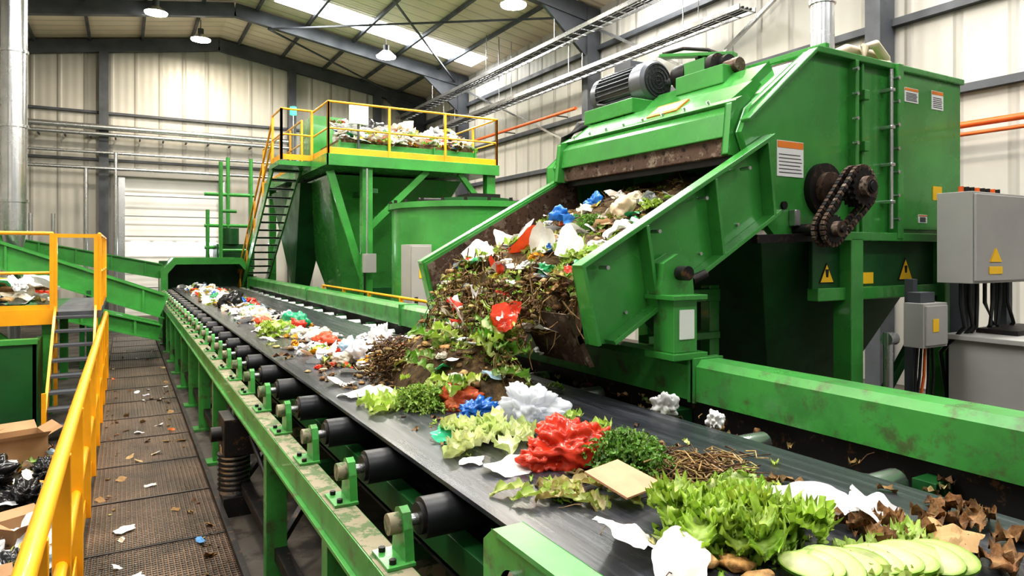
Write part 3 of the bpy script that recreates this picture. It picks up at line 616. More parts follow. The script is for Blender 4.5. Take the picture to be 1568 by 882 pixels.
# ============================================================ MEZZANINE STRUCTURE
PX0, PX1, PY0, PY1, PZ = 3.65, 7.6, 14., 21.5, 4.15
o = MB('sorting_platform')
o.box(PX0, PX1, PY0, PY1, PZ-.2, PZ, GREEN); o.box(PX0-.05, PX1+.05, PY0-.05, PY0, PZ-.22, PZ+.02, GREEN); o.box(PX0-.06, PX0, PY0-.05, PY1, PZ-.22, PZ+.02, GREEN)
for x in (4.5, PX1-.12):
    for y in (PY0+.15, PY1-.2): o.box(x-.11, x+.11, y-.11, y+.11, GZ, PZ-.2, GREEN)
o.box(PX0+.1, PX0+.3, PY1-.4, PY1-.2, GZ, PZ-.2, GREEN)
y = PY0+.15
o.beam((4.5, y, 2.6), (5.9, y, PZ-.2), .1, .14, GREEN); o.beam((PX1-.1, y, 3.0), (6.7, y, PZ-.2), .1, .12, GREEN)
o.beam((4.5, y, 1.3), (PX1, y, 1.3), .1, .14, GREEND); o.beam((3.75, y+.1, PZ-.3), (4.5, y+.1, 1.4), .08, .16, GREEN)
o.box(4.6, 4.75, 14.1, 21.3, 3.4, 3.5, GREEND)
railing(o, [(PX0, PY1, PZ), (PX0, PY0+2.4, PZ)], 1.1, 1.3, .025, (.5,), .12)
railing(o, [(PX0, PY0+1.4, PZ), (PX0, PY0, PZ), (PX1, PY0, PZ), (PX1, PY1, PZ)], 1.1, 1.3, .025, (.5,), .16)
o.build(.006)
o = MB('platform_staircase')
sy0, sy1 = 16.2, 22.4
for x in (2.95, 3.55): o.beam((x, sy0, PZ-.05), (x, sy1, 0), .04, .26, GREEN)
n_ = 22
for i in range(n_):
    t = (i+.5)/n_; y = sy0+(sy1-sy0)*t; z = PZ-.05-(PZ)*t; o.box(2.97, 3.53, y-.13, y+.13, z, z+.03, GREYS); o.box(2.97, 3.53, y-.13, y-.125, z-.01, z+.04, STEEL)
o.box(2.9, 3.6, 15.2, 16.25, PZ-.12, PZ-.02, GREEN)
for x in (2.95,):
    for h in (1.0, .55): o.cyl((x, sy0, PZ+h), (x, sy1, h), .024, YEL, 10)
    for i in range(6): t = i/5; y = sy0+(sy1-sy0)*t; z = PZ*(1-t); o.box(x-.02, x+.02, y-.02, y+.02, z, z+1., YEL)
railing(o, [(2.95, 16.2, PZ), (2.95, 15.2, PZ), (3.6, 15.2, PZ)], 1.1, 1., .024, (.5,), .12)
o.build()
o = MB('storage_hopper')
frust(o, 4.0, 7.3, 15.3, 19.5, PZ-.25, 5.2, 17, .5, .7, GREEN); o.box(4.7, 5.7, 16.5, 17.5, GZ, .7, GREEND); 
frust(o, 3.75, 4.6, 17, 20.8, PZ-.3, 4.2, 19., .2, 1.2, GREEND)
o.build(.01)
o = MB('sorting_bin')
o.box(4.0, 7.3, 14.5, 16.3, PZ, PZ+.36, GREEN); o.box(3.95, 4.75, 16.6, 18.0, PZ, PZ+1.3, GREEN); o.box(4.05, 7.25, 14.55, 16.25, PZ+.36, PZ+.44, COMP)
for x in (4.0, 5.1, 6.2, 7.26): o.box(x, x+.04, 14.46, 14.5, PZ, PZ+.4, GREEN)
o.box(4.2, 4.6, 14.3, 14.4, PZ+.75, PZ+1.15, WHT); o.box(4.38, 4.42, 14.35, 14.4, PZ, PZ+1.0, GREYS)
for i in range(420):
    x = R.uniform(4.1, 7.2); t = R.random(); mixed(o, x, 14.55+t*1.0, PZ+.4+t*.6*(.8+.5*noise.noise(Vector((x*1.5, 1, 1)))), .17, .55)
for x, y, s in ((5.0, 15.6, .45), (5.8, 15.7, .5), (6.6, 15.5, .45), (4.5, 15.7, .4)): crumple(o, (x, y, PZ+.5), s, s*.8, s, R.choice([(.8, .8, .8), (.05, .05, .05), (.7, .55, .4)]), PLA, 4, 1.)
o.build()
o = MB('beacon_light'); GB = emit('beacon_green', (.05, .9, .4), 3); o.cyl((3.75, 17.8, PZ), (3.75, 17.8, PZ+1.5), .02, STEEL, 8); o.cyl((3.75, 17.8, PZ+1.5), (3.75, 17.8, PZ+1.7), .08, GB, 16); o.build()
o = MB('round_process_tank')
tx, ty, tr = 5.75, 11.6, 1.5
o.cyl((tx, ty, GZ), (tx, ty, 2.95), tr, GREEN, 64); o.cyl((tx, ty, 2.9), (tx, ty, 3.0), tr+.07, GREEN, 64); o.cyl((tx, ty, 3.0), (tx, ty, 3.12), .8, GREEND, 32)
o.cyl((tx, ty, 1.0), (tx, ty, 1.06), tr+.03, GREEN, 64)
for i in range(24): a = 2*pi*i/24; o.cyl((tx+cos(a)*(tr+.02), ty+sin(a)*(tr+.02), 2.97), (tx+cos(a)*(tr+.02), ty+sin(a)*(tr+.02), 3.06), .03, DARK, 6)
o.cyl((tx-1.2, ty-.3, 3.05), (tx+1.3, ty-.3, 3.1), .05, DARK, 10); o.box(tx-.3, tx+.3, ty-.6, ty, 3.05, 3.2, DARK)
o.build()
o = MB('grey_locker'); o.box(4.0, 4.38, 10.3, 10.7, GZ, 2.25, GREYB); o.box(4.02, 4.36, 10.28, 10.3, .1, 2.22, GREYB); o.box(4.07, 4.13, 10.27, 10.28, 1.2, 1.4, DARK); o.box(4.15, 4.25, 10.27, 10.28, 1.7, 1.85, YLAB); o.build(.006)
o = MB('wall_junction_box'); o.box(4.36, 4.62, 13.83, 13.98, 1.7, 2.1, GREYB); o.cyl((4.45, 13.93, 2.1), (4.45, 13.93, 3.9), .02, STEEL, 8); o.cyl((4.4, 13.93, .2), (4.4, 13.93, 1.7), .02, BLK, 8); o.build(.004)
o = MB('service_handrail'); railing(o, [(3.55, 6.5, .45), (3.55, 14, .45)], 1.0, 1.5, .022, (.5,), 0); o.build()
o = MB('side_service_walkway'); o.box(3.4, 4.0, 6.3, 15., .38, .45, GRATE)
y = 6.5
while y < 15: o.box(3.5, 3.58, y, y+.08, GZ, .4, GREEND); o.box(3.85, 3.93, y, y+.08, GZ, .4, GREEND); y += 1.5
o.build()
o = MB('green_pipe_rack')
for x, y, h in ((2.55, 22.3, 4.9), (2.9, 23.5, 5.2), (3.6, 23.5, 5.2), (2.3, 23.5, 3.5)): o.cyl((x, y, GZ), (x, y, h), .06, GREEN, 10)
for z in (2.3, 3.0, 4.0): o.cyl((2.2, 23.5, z), (3.7, 23.5, z), .06, GREEN, 10)
o.box(2.5, 3.6, 22.8, 24, 1.6, 2.4, GREEND); o.cyl((2.9, 22.9, 2.4), (2.9, 22.9, 2.9), .25, GREEND, 20); o.cyl((2.55, 22.3, 2.2), (3.3, 22.5, 2.2), .05, GREEN, 8); o.cyl((2.55, 22.3, 3.4), (3.0, 22.3, 3.4), .05, GREEN, 8)
o.build()

# ============================================================ LEFT: platform, conveyors
LZ = 1.32
o = MB('side_platform')
o.box(-4.6, -.82, 10.9, 14.2, LZ-.14, LZ, GREEND); o.box(-4.6, -.80, 10.86, 10.9, LZ-.16, LZ+.04, YEL)
for x in (-.9, -2.4, -4.): o.box(x-.06, x+.06, 11., 11.12, GZ, LZ-.1, GREEN); o.box(x-.06, x+.06, 13.9, 14., GZ, LZ-.1, GREEN)
o.beam((-.9, 11.05, .55), (-1.6, 11.05, LZ-.15), .05, .08, GREEN)
railing(o, [(-4.6, 10.9, LZ), (-.84, 10.9, LZ)], 1.05, 1.2, .026, (.5,), .1)
railing(o, [(-.3, 11.0, LZ), (-.3, 14.2, LZ)], 1.05, 1.2, .026, (.5,), .1)
o.box(-.82, -.28, 10.9, 14.2, LZ-.1, LZ, GREYS)
o.box(-.85, -.28, 11.0, 11.05, LZ+1.0, LZ+1.05, YEL)
o.build()
o = MB('side_staircase')
for x in (-.80, -.34): o.beam((x, 9.35, 0), (x, 10.95, LZ), .03, .2, YEL)
for i in range(8): t = (i+.5)/8; o.box(-.79, -.35, 9.35+1.6*t-.12, 9.35+1.6*t+.1, LZ*t, LZ*t+.03, GREYS)
for x in (-.80, -.34): 
    o.box(x-.022, x+.022, 10.9, 10.945, 0, LZ+1.05, YEL); o.box(x-.022, x+.022, 9.36, 9.4, 0, .5, YEL)
o.build()
o = MB('waste_container')
o.prism([(-4.4, GZ), (-.95, GZ), (-.95, 1.02), (-4.4, 1.02)], 10.2, 10.26, GREEND); o.box(-.99, -.93, 10.2, 10.8, GZ, 1.02, GREEND); o.box(-4.4, -.93, 10.17, 10.29, .98, 1.05, GREEN); o.box(-4.4, -.95, 10.26, 10.8, .5, .6, COMP)
for x in (-1.6, -2.4, -3.2): o.box(x-.03, x+.03, 10.15, 10.2, GZ, 1.0, GREEN)
o.build(.006)
o = MB('platform_waste_heap')
for i in range(190): mixed(o, R.uniform(-4, -.95), R.uniform(11.1, 12.6), LZ+R.uniform(0, .35), .18, .65)
for i in range(60): mixed(o, R.uniform(-2.5, -1.05), R.uniform(10.35, 10.75), .6+R.uniform(0, .1), .16, .6)
o.build()
def incline(name, p, q, w, hs=.34):
    o = MB(name); p = Vector(p); q = Vector(q); d = (q-p).normalized(); sd = d.cross(Vector((0,0,1))).normalized(); hh = hs/2
    for s in (-1, 1):
        o.beam(p+sd*s*w/2, q+sd*s*w/2, .05, hs, GREEN); o.beam(p+sd*s*(w/2+.03)+Vector((0,0,hh)), q+sd*s*(w/2+.03)+Vector((0,0,hh)), .12, .03, GREEN)
        o.beam(p+sd*s*(w/2+.03)-Vector((0,0,hh)), q+sd*s*(w/2+.03)-Vector((0,0,hh)), .12, .03, GREEN)
        n_ = int((q-p).length/.8)
        for i in range(n_): c = p+(q-p)*(i+.5)/n_+sd*s*(w/2+.04); o.beam(c-Vector((0,0,hh-.01)), c+Vector((0,0,hh-.01)), .04, .07, GREEN)
    o.beam(p, q, w, .04, BELT)
    for t in (.25, .6, .92):
        c = p+(q-p)*t
        for s in (-1, 1): o.beam(Vector((c.x, c.y, GZ))+sd*s*w/2, c+sd*s*w/2-Vector((0,0,.15)), .08, .08, GREEND)
    n_ = int((q-p).length*14)
    for i in range(n_): c = p+(q-p)*R.random()+sd*R.uniform(-.3, .3)*w; mixed(o, c.x, c.y, c.z+.02, .14, .5)
    o.build()
incline('inclined_feed_conveyor', (.75, 17.0, .95), (-4.8, 17.0, 3.1), .9, .5)
incline('inclined_transfer_conveyor', (.9, 22.1, 1.6), (-4.8, 21.9, 2.8), 1., .4)
incline('inclined_return_conveyor', (.6, 15.4, .55), (-4.6, 15.2, 2.1), .7, .3)

# ============================================================ WASTE
def cfloor(x): return 1.60+(x-2.34)*.482
def pile(x, y):
    k = 1-.4*((y-4.42)/1.1)**2; m = .40-.08*(x-2.4)
    return cfloor(x)+max(.02, m*k+.09*noise.noise(Vector((x*3, y*3, 1))))
o = MB('chute_waste_pile')
nx, ny = 40, 44; vs = []
for i in range(nx+1):
    for j in range(ny+1):
        y = NY+.01+(5.54-NY-.01)*j/ny; s = i/nx
        if s < .8: x = 4.3-(4.3-2.5)*s/.8; z = pile(x, y)
        else: t = (s-.8)/.2; x = 2.5-.14*sin(t*pi/2); z = pile(2.5, y)*(1-t)+(cfloor(2.36)+.005)*t
        n3 = noise.noise(Vector((x*14, y*14, z*14)))*.03; vs.append((x+n3, y, z+n3))
o.add(vs, [(i*(ny+1)+j, i*(ny+1)+j+1, (i+1)*(ny+1)+j+1, (i+1)*(ny+1)+j) for i in range(nx) for j in range(ny)], COMP, True)
for i in range(640):
    x = R.uniform(2.35, 4.1); y = R.uniform(NY+.08, 5.46); organic_bits(o, x, y, pile(max(x, 2.5), y)-.02-(.12 if x < 2.5 else 0), R.random()*(1 if x < 3.2 else .6), R.uniform(.04, .085))
for i in range(110):
    x = R.uniform(2.4, 3.7); y = R.uniform(NY+.12, 5.3); mixed(o, x, y, pile(max(x, 2.45), y), R.uniform(.05, .1), .85)
def face(): 
    y = R.uniform(NY+.05, 5.35); t = R.random(); return (2.44-.12*t, y, pile(2.5, y)*(1-t)+1.6*t)
for i in range(170): stick(o, face(), R.uniform(.1, .26), .006, jit(R.choice(BR), .2), R.uniform(-1.4, -.3))
for i in range(170): p = face(); organic_bits(o, p[0]-.03, p[1], p[2]-.03, R.random()*R.choice((1, .6)), R.uniform(.04, .08))
for i in range(24): p = face(); mixed(o, p[0]-.04, p[1], p[2]-.03, R.uniform(.05, .08), .9)
for i in range(110): (lambda x, y: stick(o, (x, y, pile(x, y)+.02), R.uniform(.08, .22), .005, jit(R.choice(BR), .2), R.uniform(-.3, .4)))(R.uniform(2.5, 4.0), R.uniform(NY+.1, 5.3))
for i in range(22): leaf(o, (lambda x, y: (x, y, pile(x, y)))(R.uniform(2.45, 2.85), R.uniform(3.5, 5.4)), R.uniform(0, 6), R.uniform(0, .7), R.uniform(.14, .22), R.uniform(.1, .16), .02, 1., jit(PALE), jit(LG), 16, 7, 22.)
crumple(o, (3.2, 4.75, 2.38), .16, .1, .1, (.02, .2, .65), PLA, 4, 1.); crumple(o, (3.42, 4.6, 2.46), .12, .1, .11, (.03, .22, .7), PLA, 4, 1.); sheet(o, (3.1, 4.5, 2.38), .25, .1, (.03, .2, .6), .05, .4, .3)
crumple(o, (3.32, 4.1, 2.36), .17, .12, .15, (.85, .68, .48), PAP, 4, .6); crumple(o, (3.6, 4.3, 2.48), .12, .1, .1, (.8, .7, .52), PAP)
crumple(o, (3.1, 4.2, 2.2), .12, .12, .1, DG, ORGM); herb(o, (3.1, 4.2, 2.24), .17, 240, (.14, .31, .04), 1.)
for a, b_, c, s in ((2.75, 4.7, 2.24, .22), (2.85, 4.95, 2.24, .2), (2.6, 4.1, 2.16, .18), (2.62, 3.75, 2.14, .2), (2.5, 4.95, 2.1, .17), (2.95, 3.7, 2.27, .18)):
    sheet(o, (a, b_, c), s*1.5, s, (.88, .88, .86), .07, None, R.uniform(-.5, .5), R.uniform(-.4, .4), 18)
sheet(o, (2.62, 4.35, 2.17), .3, .16, (.75, .1, .03), .05, 2.2, .4, .2, 18, PLA); sheet(o, (2.36, 4.35, 2.0), .15, .1, (.8, .08, .03), .04, 2., .6, 0)
lettuce(o, (3.5, 3.95, 2.45), .13, 16, fine=False); lettuce(o, (2.6, 3.65, 2.04), .15, 16, (.45, .6, .12), fine=False)
lettuce(o, (2.5, 5.0, 1.98), .17, 18, (.35, .52, .08), fine=False); lettuce(o, (2.9, 3.55, 2.16), .13, 12, fine=False)
o.build()
o = MB('falling_waste')
for i in range(460):   # loose pieces tumbling from the chute lip in a parabola towards the belt
    z = R.uniform(1.25, 1.95); fall = (1.95-z); x = 2.34-.42*fall**.8+R.uniform(-.13, .02); y = R.uniform(3.5, 5.05)
    organic_bits(o, x, y, z, R.random()*R.choice((1, .55)), R.uniform(.025, .065))
for i in range(320): z = R.uniform(1.25, 1.9); stick(o, (2.34-.42*(1.95-z)**.8+R.uniform(-.14, .02), R.uniform(3.45, 5.1), z), R.uniform(.06, .2), .005, jit(R.choice(BR), .2), R.uniform(-1.5, -.6))
for i in range(18): sheet(o, (R.uniform(2.0, 2.3), R.uniform(3.55, 5.), R.uniform(1.35, 1.85)), R.uniform(.06, .12), R.uniform(.05, .1), jit(R.choice(WH+BRIGHT[:3]), .06), .03, None, R.uniform(-1.3, 1.3), R.uniform(-.5, .5), 9)
sheet(o, (2.06, 4.35, 1.68), .24, .28, (.9, .9, .9), .05, 1.0, 1.2, .2, 18); sheet(o, (2.08, 3.72, 1.7), .26, .18, (.8, .07, .03), .05, 1.2, 1.3, .3, 18, PLA)
for i in range(12): leaf(o, (R.uniform(1.95, 2.2), R.uniform(3.6, 4.6), R.uniform(1.3, 1.6)), R.uniform(0, 6), R.uniform(-.8, 1.1), .22, .14, .02, .8, jit(PALE), jit(R.choice((LG, MG))), 14, 6)
o.build()
o = MB('belt_waste_mound')
def mnd(x, y):
    r = ((x-2.02)/.42)**2+((y-4.35)/.95)**2; return .32*max(0, 1-r)**.8*(1+.35*noise.noise(Vector((x*5, y*5, 3))))
nn_ = 36; vs = []
for i in range(nn_+1):
    for j in range(nn_+1):
        x = 1.55+.95*i/nn_; y = 3.35+2.0*j/nn_; vs.append((x, y, BZ-.004+mnd(x, y)))
o.add(vs, [(i*(nn_+1)+j, i*(nn_+1)+j+1, (i+1)*(nn_+1)+j+1, (i+1)*(nn_+1)+j) for i in range(nn_) for j in range(nn_)], COMP, True)
for i in range(330):
    x = R.gauss(1.98, .2); y = R.gauss(4.35, .45)
    if 1.5 < x < 2.55: organic_bits(o, x, y, BZ+mnd(x, y)*.95, R.random() if y < 4.1 else R.random()*.5, R.uniform(.035, .075))
for i in range(18):
    x = R.gauss(1.95, .18); y = R.gauss(4.3, .45); mixed(o, x, y, BZ+mnd(x, y), R.uniform(.05, .09), .95)
for i in range(22):
    a = R.uniform(0, 6.28); x = 1.9+cos(a)*.2; y = 3.9+sin(a)*.3; leaf(o, (x, y, BZ+mnd(x, y)), R.uniform(2.5, 5.5), R.uniform(.3, 1.1), R.uniform(.18, .26), R.uniform(.12, .17), .02, 1.1, jit(PALE), jit(R.choice([LG, MG, LG])), 16, 7, 22.)
for i in range(420):
    a = R.uniform(0, 6.28); q = R.random()**.5; z = R.random()
    x = 1.68+cos(a)*.24*q*(1-.5*z); y = 4.65+sin(a)*.28*q*(1-.5*z)
    if i % 2: stick(o, (x, y, BZ+z*.3), R.uniform(.05, .15), .0045, jit(R.choice([BR[1], BR[3], BR[0]]), .3))
    else: organic_bits(o, x, y, BZ+z*.24, R.choice((.1, .9)), R.uniform(.03, .055))
o.build()
o = MB('belt_waste_trail')
y = 5.1
while y < 20:
    near = y < 9
    n_ = 5 if near else 3
    for k in range(n_):
        x = min(2.4, max(1.25, R.gauss(1.66, .18))); sc = R.uniform(.045, .09)*(1. if near else 1.4)
        mixed(o, x, y+R.uniform(-.1, .1), BZ+.003, sc, .6)
    if R.random() < .3: x = R.gauss(1.68, .12); crumple(o, (x, y, BZ), .14, .11, .1, jit(R.choice(BRIGHT+WH+WH+WH+[(.03,.03,.03)]), .05), PLA, 4, 1.)
    y += .08 if near else .075
lettuce(o, (1.46, 7.7, BZ), .26, 20, fine=False); lettuce(o, (1.5, 8.3, BZ), .2, 16, fine=False); lettuce(o, (1.6, 10.6, BZ), .2, 14, fine=False)
crumple(o, (1.85, 8.5, BZ), .2, .16, .16, (.03, .42, .2), PLA, 4, 1.); bottle(o, (1.5, 9.3, BZ), 2., .26, .045, cap=(.7, .1, .05))
crumple(o, (1.72, 5.45, BZ), .26, .17, .16, (.86, .87, .9), PLA, 5, 1.1); crumple(o, (1.92, 5.65, BZ), .18, .15, .24, (.86, .86, .88), PLA, 5, 1.1); crumple(o, (1.98, 5.25, BZ), .1, .08, .12, (.75, .1, .05), PLA, 4, 1.)
crumple(o, (1.7, 6.6, BZ), .18, .13, .11, (.75, .12, .05), PLA, 4, 1.); crumple(o, (1.55, 12.2, BZ), .3, .24, .2, (.02, .02, .022), PLA, 4)
for i in range(50): organic_bits(o, R.uniform(1.2, 1.75), R.uniform(4.3, 5.5), BZ, R.choice([.1, .9, .35]), .05)
for x, y, s in ((1.3, 4.6, .16), (1.3, 4.2, .2), (1.42, 4.05, .14), (1.5, 5.0, .15)): sheet(o, (x, y, BZ+.02), s*1.4, s, (.85, .85, .82), .03, None, 0, 0, 12)
o.build()
o = MB('gutter_debris')
for i in range(190): organic_bits(o, R.uniform(2.7, 2.95), R.uniform(.7, 6.), .92+R.uniform(0, .24), R.choice((.1, .3, .9, .9, .6)), .055)
for x, y, s in ((2.74, 3.0, .13), (2.76, 2.62, .1)): crumple(o, (x, y, 1.16), s*.75, s*.55, s*.8, (.82, .82, .8), PAP, 5, 1.)
o.build()
def item(name, fn): 
    o = MB(name); fn(o); o.build()
item('lettuce_head', lambda o: (lettuce(o, (1.67, 1.52, BZ), .25, 50, (.36, .56, .06), (.72, .78, .35), .9), [leaf(o, (1.67+R.uniform(-.14, .14), 1.52+R.uniform(-.14, .14), BZ+.07), R.uniform(0, 6.28), R.uniform(.4, 1.1), .14, .14, .02, 1.7, (.5, .66, .16), jit((.36, .54, .06), .2), 22, 10, 34.) for _ in range(46)]))
item('leafy_greens', lambda o: lettuce(o, (1.9, 1.68, BZ), .18, 26, (.32, .52, .07)))
def zuc(o):
    for i in range(11):
        x = 1.64+i*.034+R.uniform(-.01, .01); y = 1.22-.018*i+R.uniform(-.02, .02); z = BZ+.03+.002*i
        M = Matrix.Rotation(.35+R.uniform(-.4, .4), 3, 'Z') @ Matrix.Rotation(radians(-34+R.uniform(-14, 14)), 3, 'Y')
        k2 = R.uniform(.85, 1.1)
        c = Vector((x, y, z)); ring = lambda r, h: [c+M @ Vector((r*.7*k2*cos(2*pi*k/24), r*1.35*k2*sin(2*pi*k/24), h+.25*r*r*cos(4*pi*k/24)*8*r)) for k in range(24)]
        F_ = [(k, (k+1) % 24, 24+(k+1) % 24, 24+k) for k in range(24)]
        o.add(ring(.066, 0)+ring(.066, .010), F_, ORG, True, [(.2, .42, .04)]*48)
        col = [(.35, .56, .08)]*24+[(.72, .8, .32)]*24; col2 = [(.72, .8, .32)]*24+[(.8, .84, .5)]*24
        for h, hh in ((.0105, .0115), (-.0005, -.0015)):
            o.add(ring(.066, h)+ring(.056, hh), F_, ORG, True, col); o.add(ring(.056, hh)+ring(.02, hh), F_+[list(range(24, 48))], ORG, True, col2)
    for k in range(26): leaf(o, (1.95+R.uniform(-.2, .16), 1.13+R.uniform(-.07, .12), BZ+.02), R.uniform(0, 6.28), R.uniform(.1, .6), .12, .09, .014, 1., jit(PALE), jit((.42, .58, .12)), 14, 7, 22.)
item('zucchini_slices', zuc)
item('bread_crusts', lambda o: (crumple(o, (1.42, 1.44, BZ), .09, .06, .035, (.6, .36, .14), ORGM, 3, .8), crumple(o, (1.52, 1.36, BZ), .07, .05, .035, (.55, .3, .1), ORGM, 3, .8), crumple(o, (1.5, 1.26, BZ), .06, .05, .03, (.5, .28, .1), ORGM)))
item('crumpled_napkin', lambda o: (sheet(o, (1.35, 1.6, BZ+.045), .27, .2, (.86, .84, .8), .05, .4, .05, .1, 24), sheet(o, (1.36, 1.42, BZ+.03), .22, .15, (.85, .82, .76), .04, .9, .1, 0, 22), sheet(o, (1.4, 1.22, BZ+.03), .18, .12, (.86, .85, .82), .03, 2., .1, 0, 20)))
item('paper_towel', lambda o: (sheet(o, (2.05, 1.5, BZ+.055), .36, .22, (.82, .81, .81), .05, -.5, .05, .08, 26), sheet(o, (2.16, 1.34, BZ+.045), .26, .18, (.8, .8, .8), .045, .6, .1, -.1, 24)))
item('dried_leaves', lambda o: ([leaf(o, (2.15+R.uniform(-.18, .25), 1.16+R.uniform(-.15, .2), BZ+.015), R.uniform(0, 6.28), R.uniform(.05, .5), .14, .1, .018, .8, jit((.36, .2, .07)), jit((.24, .12, .04)), 14, 6, 12., mat=ORGM) for _ in range(22)], sheet(o, (2.15, 1.12, BZ+.05), .22, .16, (.45, .28, .12), .04, .3, .2, 0, 18), [organic_bits(o, R.uniform(1.95, 2.5), R.uniform(1.2, 1.8), BZ, .9, .045) for _ in range(24)]))
def cardp(o):
    M = Matrix.Rotation(.35, 3, 'Z') @ Matrix.Rotation(radians(16), 3, 'X'); c = Vector((1.59, 1.95, BZ+.075)); vs = []
    for h in (-.004, .004):
        for a, b_ in ((-1, -.8), (1, -1), (.9, .9), (-.95, 1)): vs.append(c+M @ Vector((a*.115, b_*.105, h)))
    o.add(vs, [(3,2,1,0), (4,5,6,7), (0,1,5,4), (1,2,6,5), (2,3,7,6), (3,0,4,7)], PAP, False, [(.66, .36, .21)]*8)
item('cardboard_piece', cardp)
item('herb_bunch', lambda o: (herb(o, (1.80, 2.2, BZ), .2, 420, (.16, .32, .05), .75), herb(o, (1.93, 2.33, BZ), .15, 220, (.2, .36, .06), .8)))
item('root_scraps', lambda o: ([stick(o, (R.gauss(2.02, .12), R.gauss(2.02, .1), BZ+.02+R.uniform(0, .05)), R.uniform(.08, .18), .004, jit(R.choice(BR), .2), R.uniform(-.2, .2)) for _ in range(150)], [organic_bits(o, R.gauss(2.04, .14), R.gauss(1.98, .12), BZ, R.choice([.1, .9, .9, .6]), .05) for _ in range(110)]))
item('red_plastic_bag', lambda o: (crumple(o, (1.66, 2.42, BZ-.005), .22, .15, .15, (.72, .06, .025), PLA, 5, 1.3, 1.8, -.3), crumple(o, (1.80, 2.42, BZ-.003), .13, .11, .12, (.74, .08, .03), PLA, 5, 1.3, 1.8), crumple(o, (1.54, 2.42, BZ-.003), .12, .09, .09, (.74, .07, .03), PLA, 5, 1.3, 1.8)))
item('paper_plate', lambda o: (sheet(o, (1.43, 2.46, BZ+.016), .28, .17, (.82, .82, .8), .016, .2, 0, 0, 20), sheet(o, (1.3, 2.62, BZ+.012), .12, .1, (.82, .82, .8), .01)))
item('wilted_leaves', lambda o: [leaf(o, (1.45+R.uniform(-.13, .12), 2.1+R.uniform(-.12, .12), BZ+.01), R.uniform(0, 6.28), R.uniform(.05, .35), R.uniform(.13, .2), .08, .01, .6, jit((.65, .66, .3)), jit(R.choice([(.4, .48, .1), (.42, .34, .12), LG])), 14, 6, 14.) for _ in range(18)])
item('cabbage_leaves', lambda o: ([leaf(o, (1.52+R.uniform(-.14, .14), 2.85+R.uniform(-.1, .1), BZ+.02), R.uniform(0, 6.28), R.uniform(.1, .5), R.uniform(.18, .25), .17, .016, .9, (.86, .88, .62), jit((.62, .72, .28)), 18, 8, 20.) for _ in range(20)], sheet(o, (1.38, 2.95, BZ+.02), .24, .12, (.05, .55, .3), .02, 2.2, 0, 0, 12, PLA)))
item('clear_plastic_bag', lambda o: (crumple(o, (1.84, 3.05, BZ-.004), .22, .18, .19, (.84, .87, .92), CLR, 5, 1.3, 2.), crumple(o, (1.88, 3.1, BZ), .15, .14, .14, (.86, .89, .94), CLR, 5, 1.3)))
item('blue_wrapper', lambda o: (crumple(o, (1.66, 3.28, BZ), .18, .11, .1, (.02, .16, .55), PLA, 5, 1.2), crumple(o, (1.84, 2.80, BZ), .1, .07, .06, (.03, .3, .75), PLA, 4, 1.)))
item('tomato_scraps', lambda o: (crumple(o, (1.74, 3.6, BZ), .15, .1, .1, (.72, .14, .06), PLA, 4, 1.), crumple(o, (1.63, 3.55, BZ), .08, .06, .05, (.72, .2, .08), ORG)))
item('curly_kale', lambda o: (herb(o, (1.5, 3.68, BZ), .19, 320, (.3, .46, .08), .7), [leaf(o, (1.35+R.uniform(0, .3), 3.9+R.uniform(-.2, .2), BZ), R.uniform(0, 6), .4, .2, .14, .02, .8, PALE, LG, 16, 7) for _ in range(10)]))
item('salad_leaves', lambda o: [leaf(o, (R.uniform(1.95, 2.15), R.uniform(2.7, 3.3), BZ+.01), R.uniform(0, 6), R.uniform(.1, .6), .12, .07, .015, .7, PALE, jit(LG), 12, 5) for _ in range(9)])
item('belt_scraps', lambda o: [organic_bits(o, R.uniform(1.3, 2.3), R.uniform(1.3, 3.9), BZ, R.random(), R.uniform(.015, .04)) for _ in range(170)])
o = MB('black_garbage_bag')
for x, y, z, s in ((-.72, 6.9, GZ, .3), (-1.1, 7.3, GZ+.05, .36), (-.62, 7.6, GZ, .28), (-1.5, 7.0, GZ, .3), (-.6, 5.4, GZ, .22)): crumple(o, (x, y, z), s, s*.85, s*.75, (.015, .015, .017), PLA, 5, 1.4, 2.)
o.build()
o = MB('open_cardboard_box')
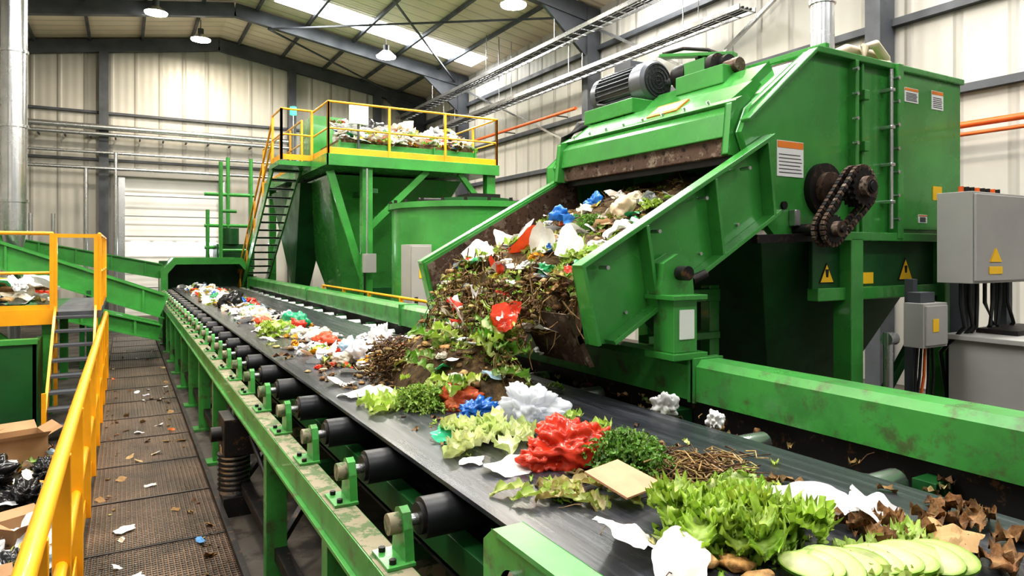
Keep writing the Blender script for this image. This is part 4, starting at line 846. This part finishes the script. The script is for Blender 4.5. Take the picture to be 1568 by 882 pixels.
for x, y, az, s in ((-.95, 8.5, .3, .22), (-1.5, 8.2, -.4, .26), (-.62, 6.1, .5, .14), (-.7, 4.9, .2, .15)):
    M = Matrix.Translation((x, y, GZ)) @ Matrix.Rotation(az, 4, 'Z')
    for a, b_, c, d_ in ((-1, -1, 1, -1), (1, -1, 1, 1), (1, 1, -1, 1), (-1, 1, -1, -1)):
        p0 = M @ Vector((a*s, b_*s, 0)); p1 = M @ Vector((c*s, d_*s, 0)); q0 = p0+Vector((0, 0, s*1.4)); q1 = p1+Vector((0, 0, s*1.4))
        out = ((p0+p1)/2-M @ Vector((0, 0, 0))).normalized()*s*.6; o.add([p0, p1, q1, q0, q1+out+Vector((0, 0, s*.3)), q0+out+Vector((0, 0, s*.3))], [(0,1,2,3), (3,2,4,5)], CARD)
o.build()
o = MB('ground_waste_pile')
for x, y, s in ((-.62, 6.4, .2), (-.85, 5.7, .26), (-1.2, 6.1, .3), (-.7, 4.4, .2), (-1.1, 4.7, .25), (-.6, 3.9, .18)): crumple(o, (x, y, GZ), s, s*.8, s*.7, jit(R.choice(WH), .05), PLA, 5, 1.3, 1.8)
for i in range(240): mixed(o, R.uniform(-2., -.42), R.uniform(3.2, 9), GZ+R.uniform(0, .12), .12, .6)
o.build()
o = MB('walkway_litter')
sheet(o, (.02, 4.9, .02), .22, .2, (.86, .86, .84), .02, None, 0, 0, 14); sheet(o, (0., 5.9, .02), .14, .12, (.85, .85, .85), .015); crumple(o, (.5, 4.25, 0), .09, .06, .05, (.85, .83, .8), PLA, 4, 1.); crumple(o, (.42, 4.35, 0), .05, .04, .04, (.6, .15, .05), PLA); sheet(o, (.48, 5.4, .02), .1, .05, (.1, .3, .6), .01)
for i in range(50): sheet(o, (R.uniform(-.18, .62), R.uniform(4.2, 17), .012), R.uniform(.04, .12), R.uniform(.03, .08), jit(R.choice(WH+BR+[(.7, .2, .05)]), .1), .012, n=5)
for i in range(110): organic_bits(o, R.choice((R.uniform(-.2, -.05), R.uniform(.45, .64))), R.uniform(3, 12), .0, R.choice((.1, .35, .9)), R.uniform(.015, .04))
o.build()

# ============================================================ world, camera
w = bpy.data.worlds.new('world'); scene.world = w; w.use_nodes = True
w.node_tree.nodes['Background'].inputs[0].default_value = (1, .96, .9, 1); w.node_tree.nodes['Background'].inputs[1].default_value = .42
cd = bpy.data.cameras.new('camera'); cam = bpy.data.objects.new('camera', cd); scene.collection.objects.link(cam)
cam.location = (0, 0, 2.1); cam.rotation_euler = (radians(90), 0, radians(-29.8))
cd.sensor_width = 36; cd.lens = 23.8; cd.shift_y = -.0335; cd.clip_start = .05; cd.clip_end = 200
scene.camera = cam
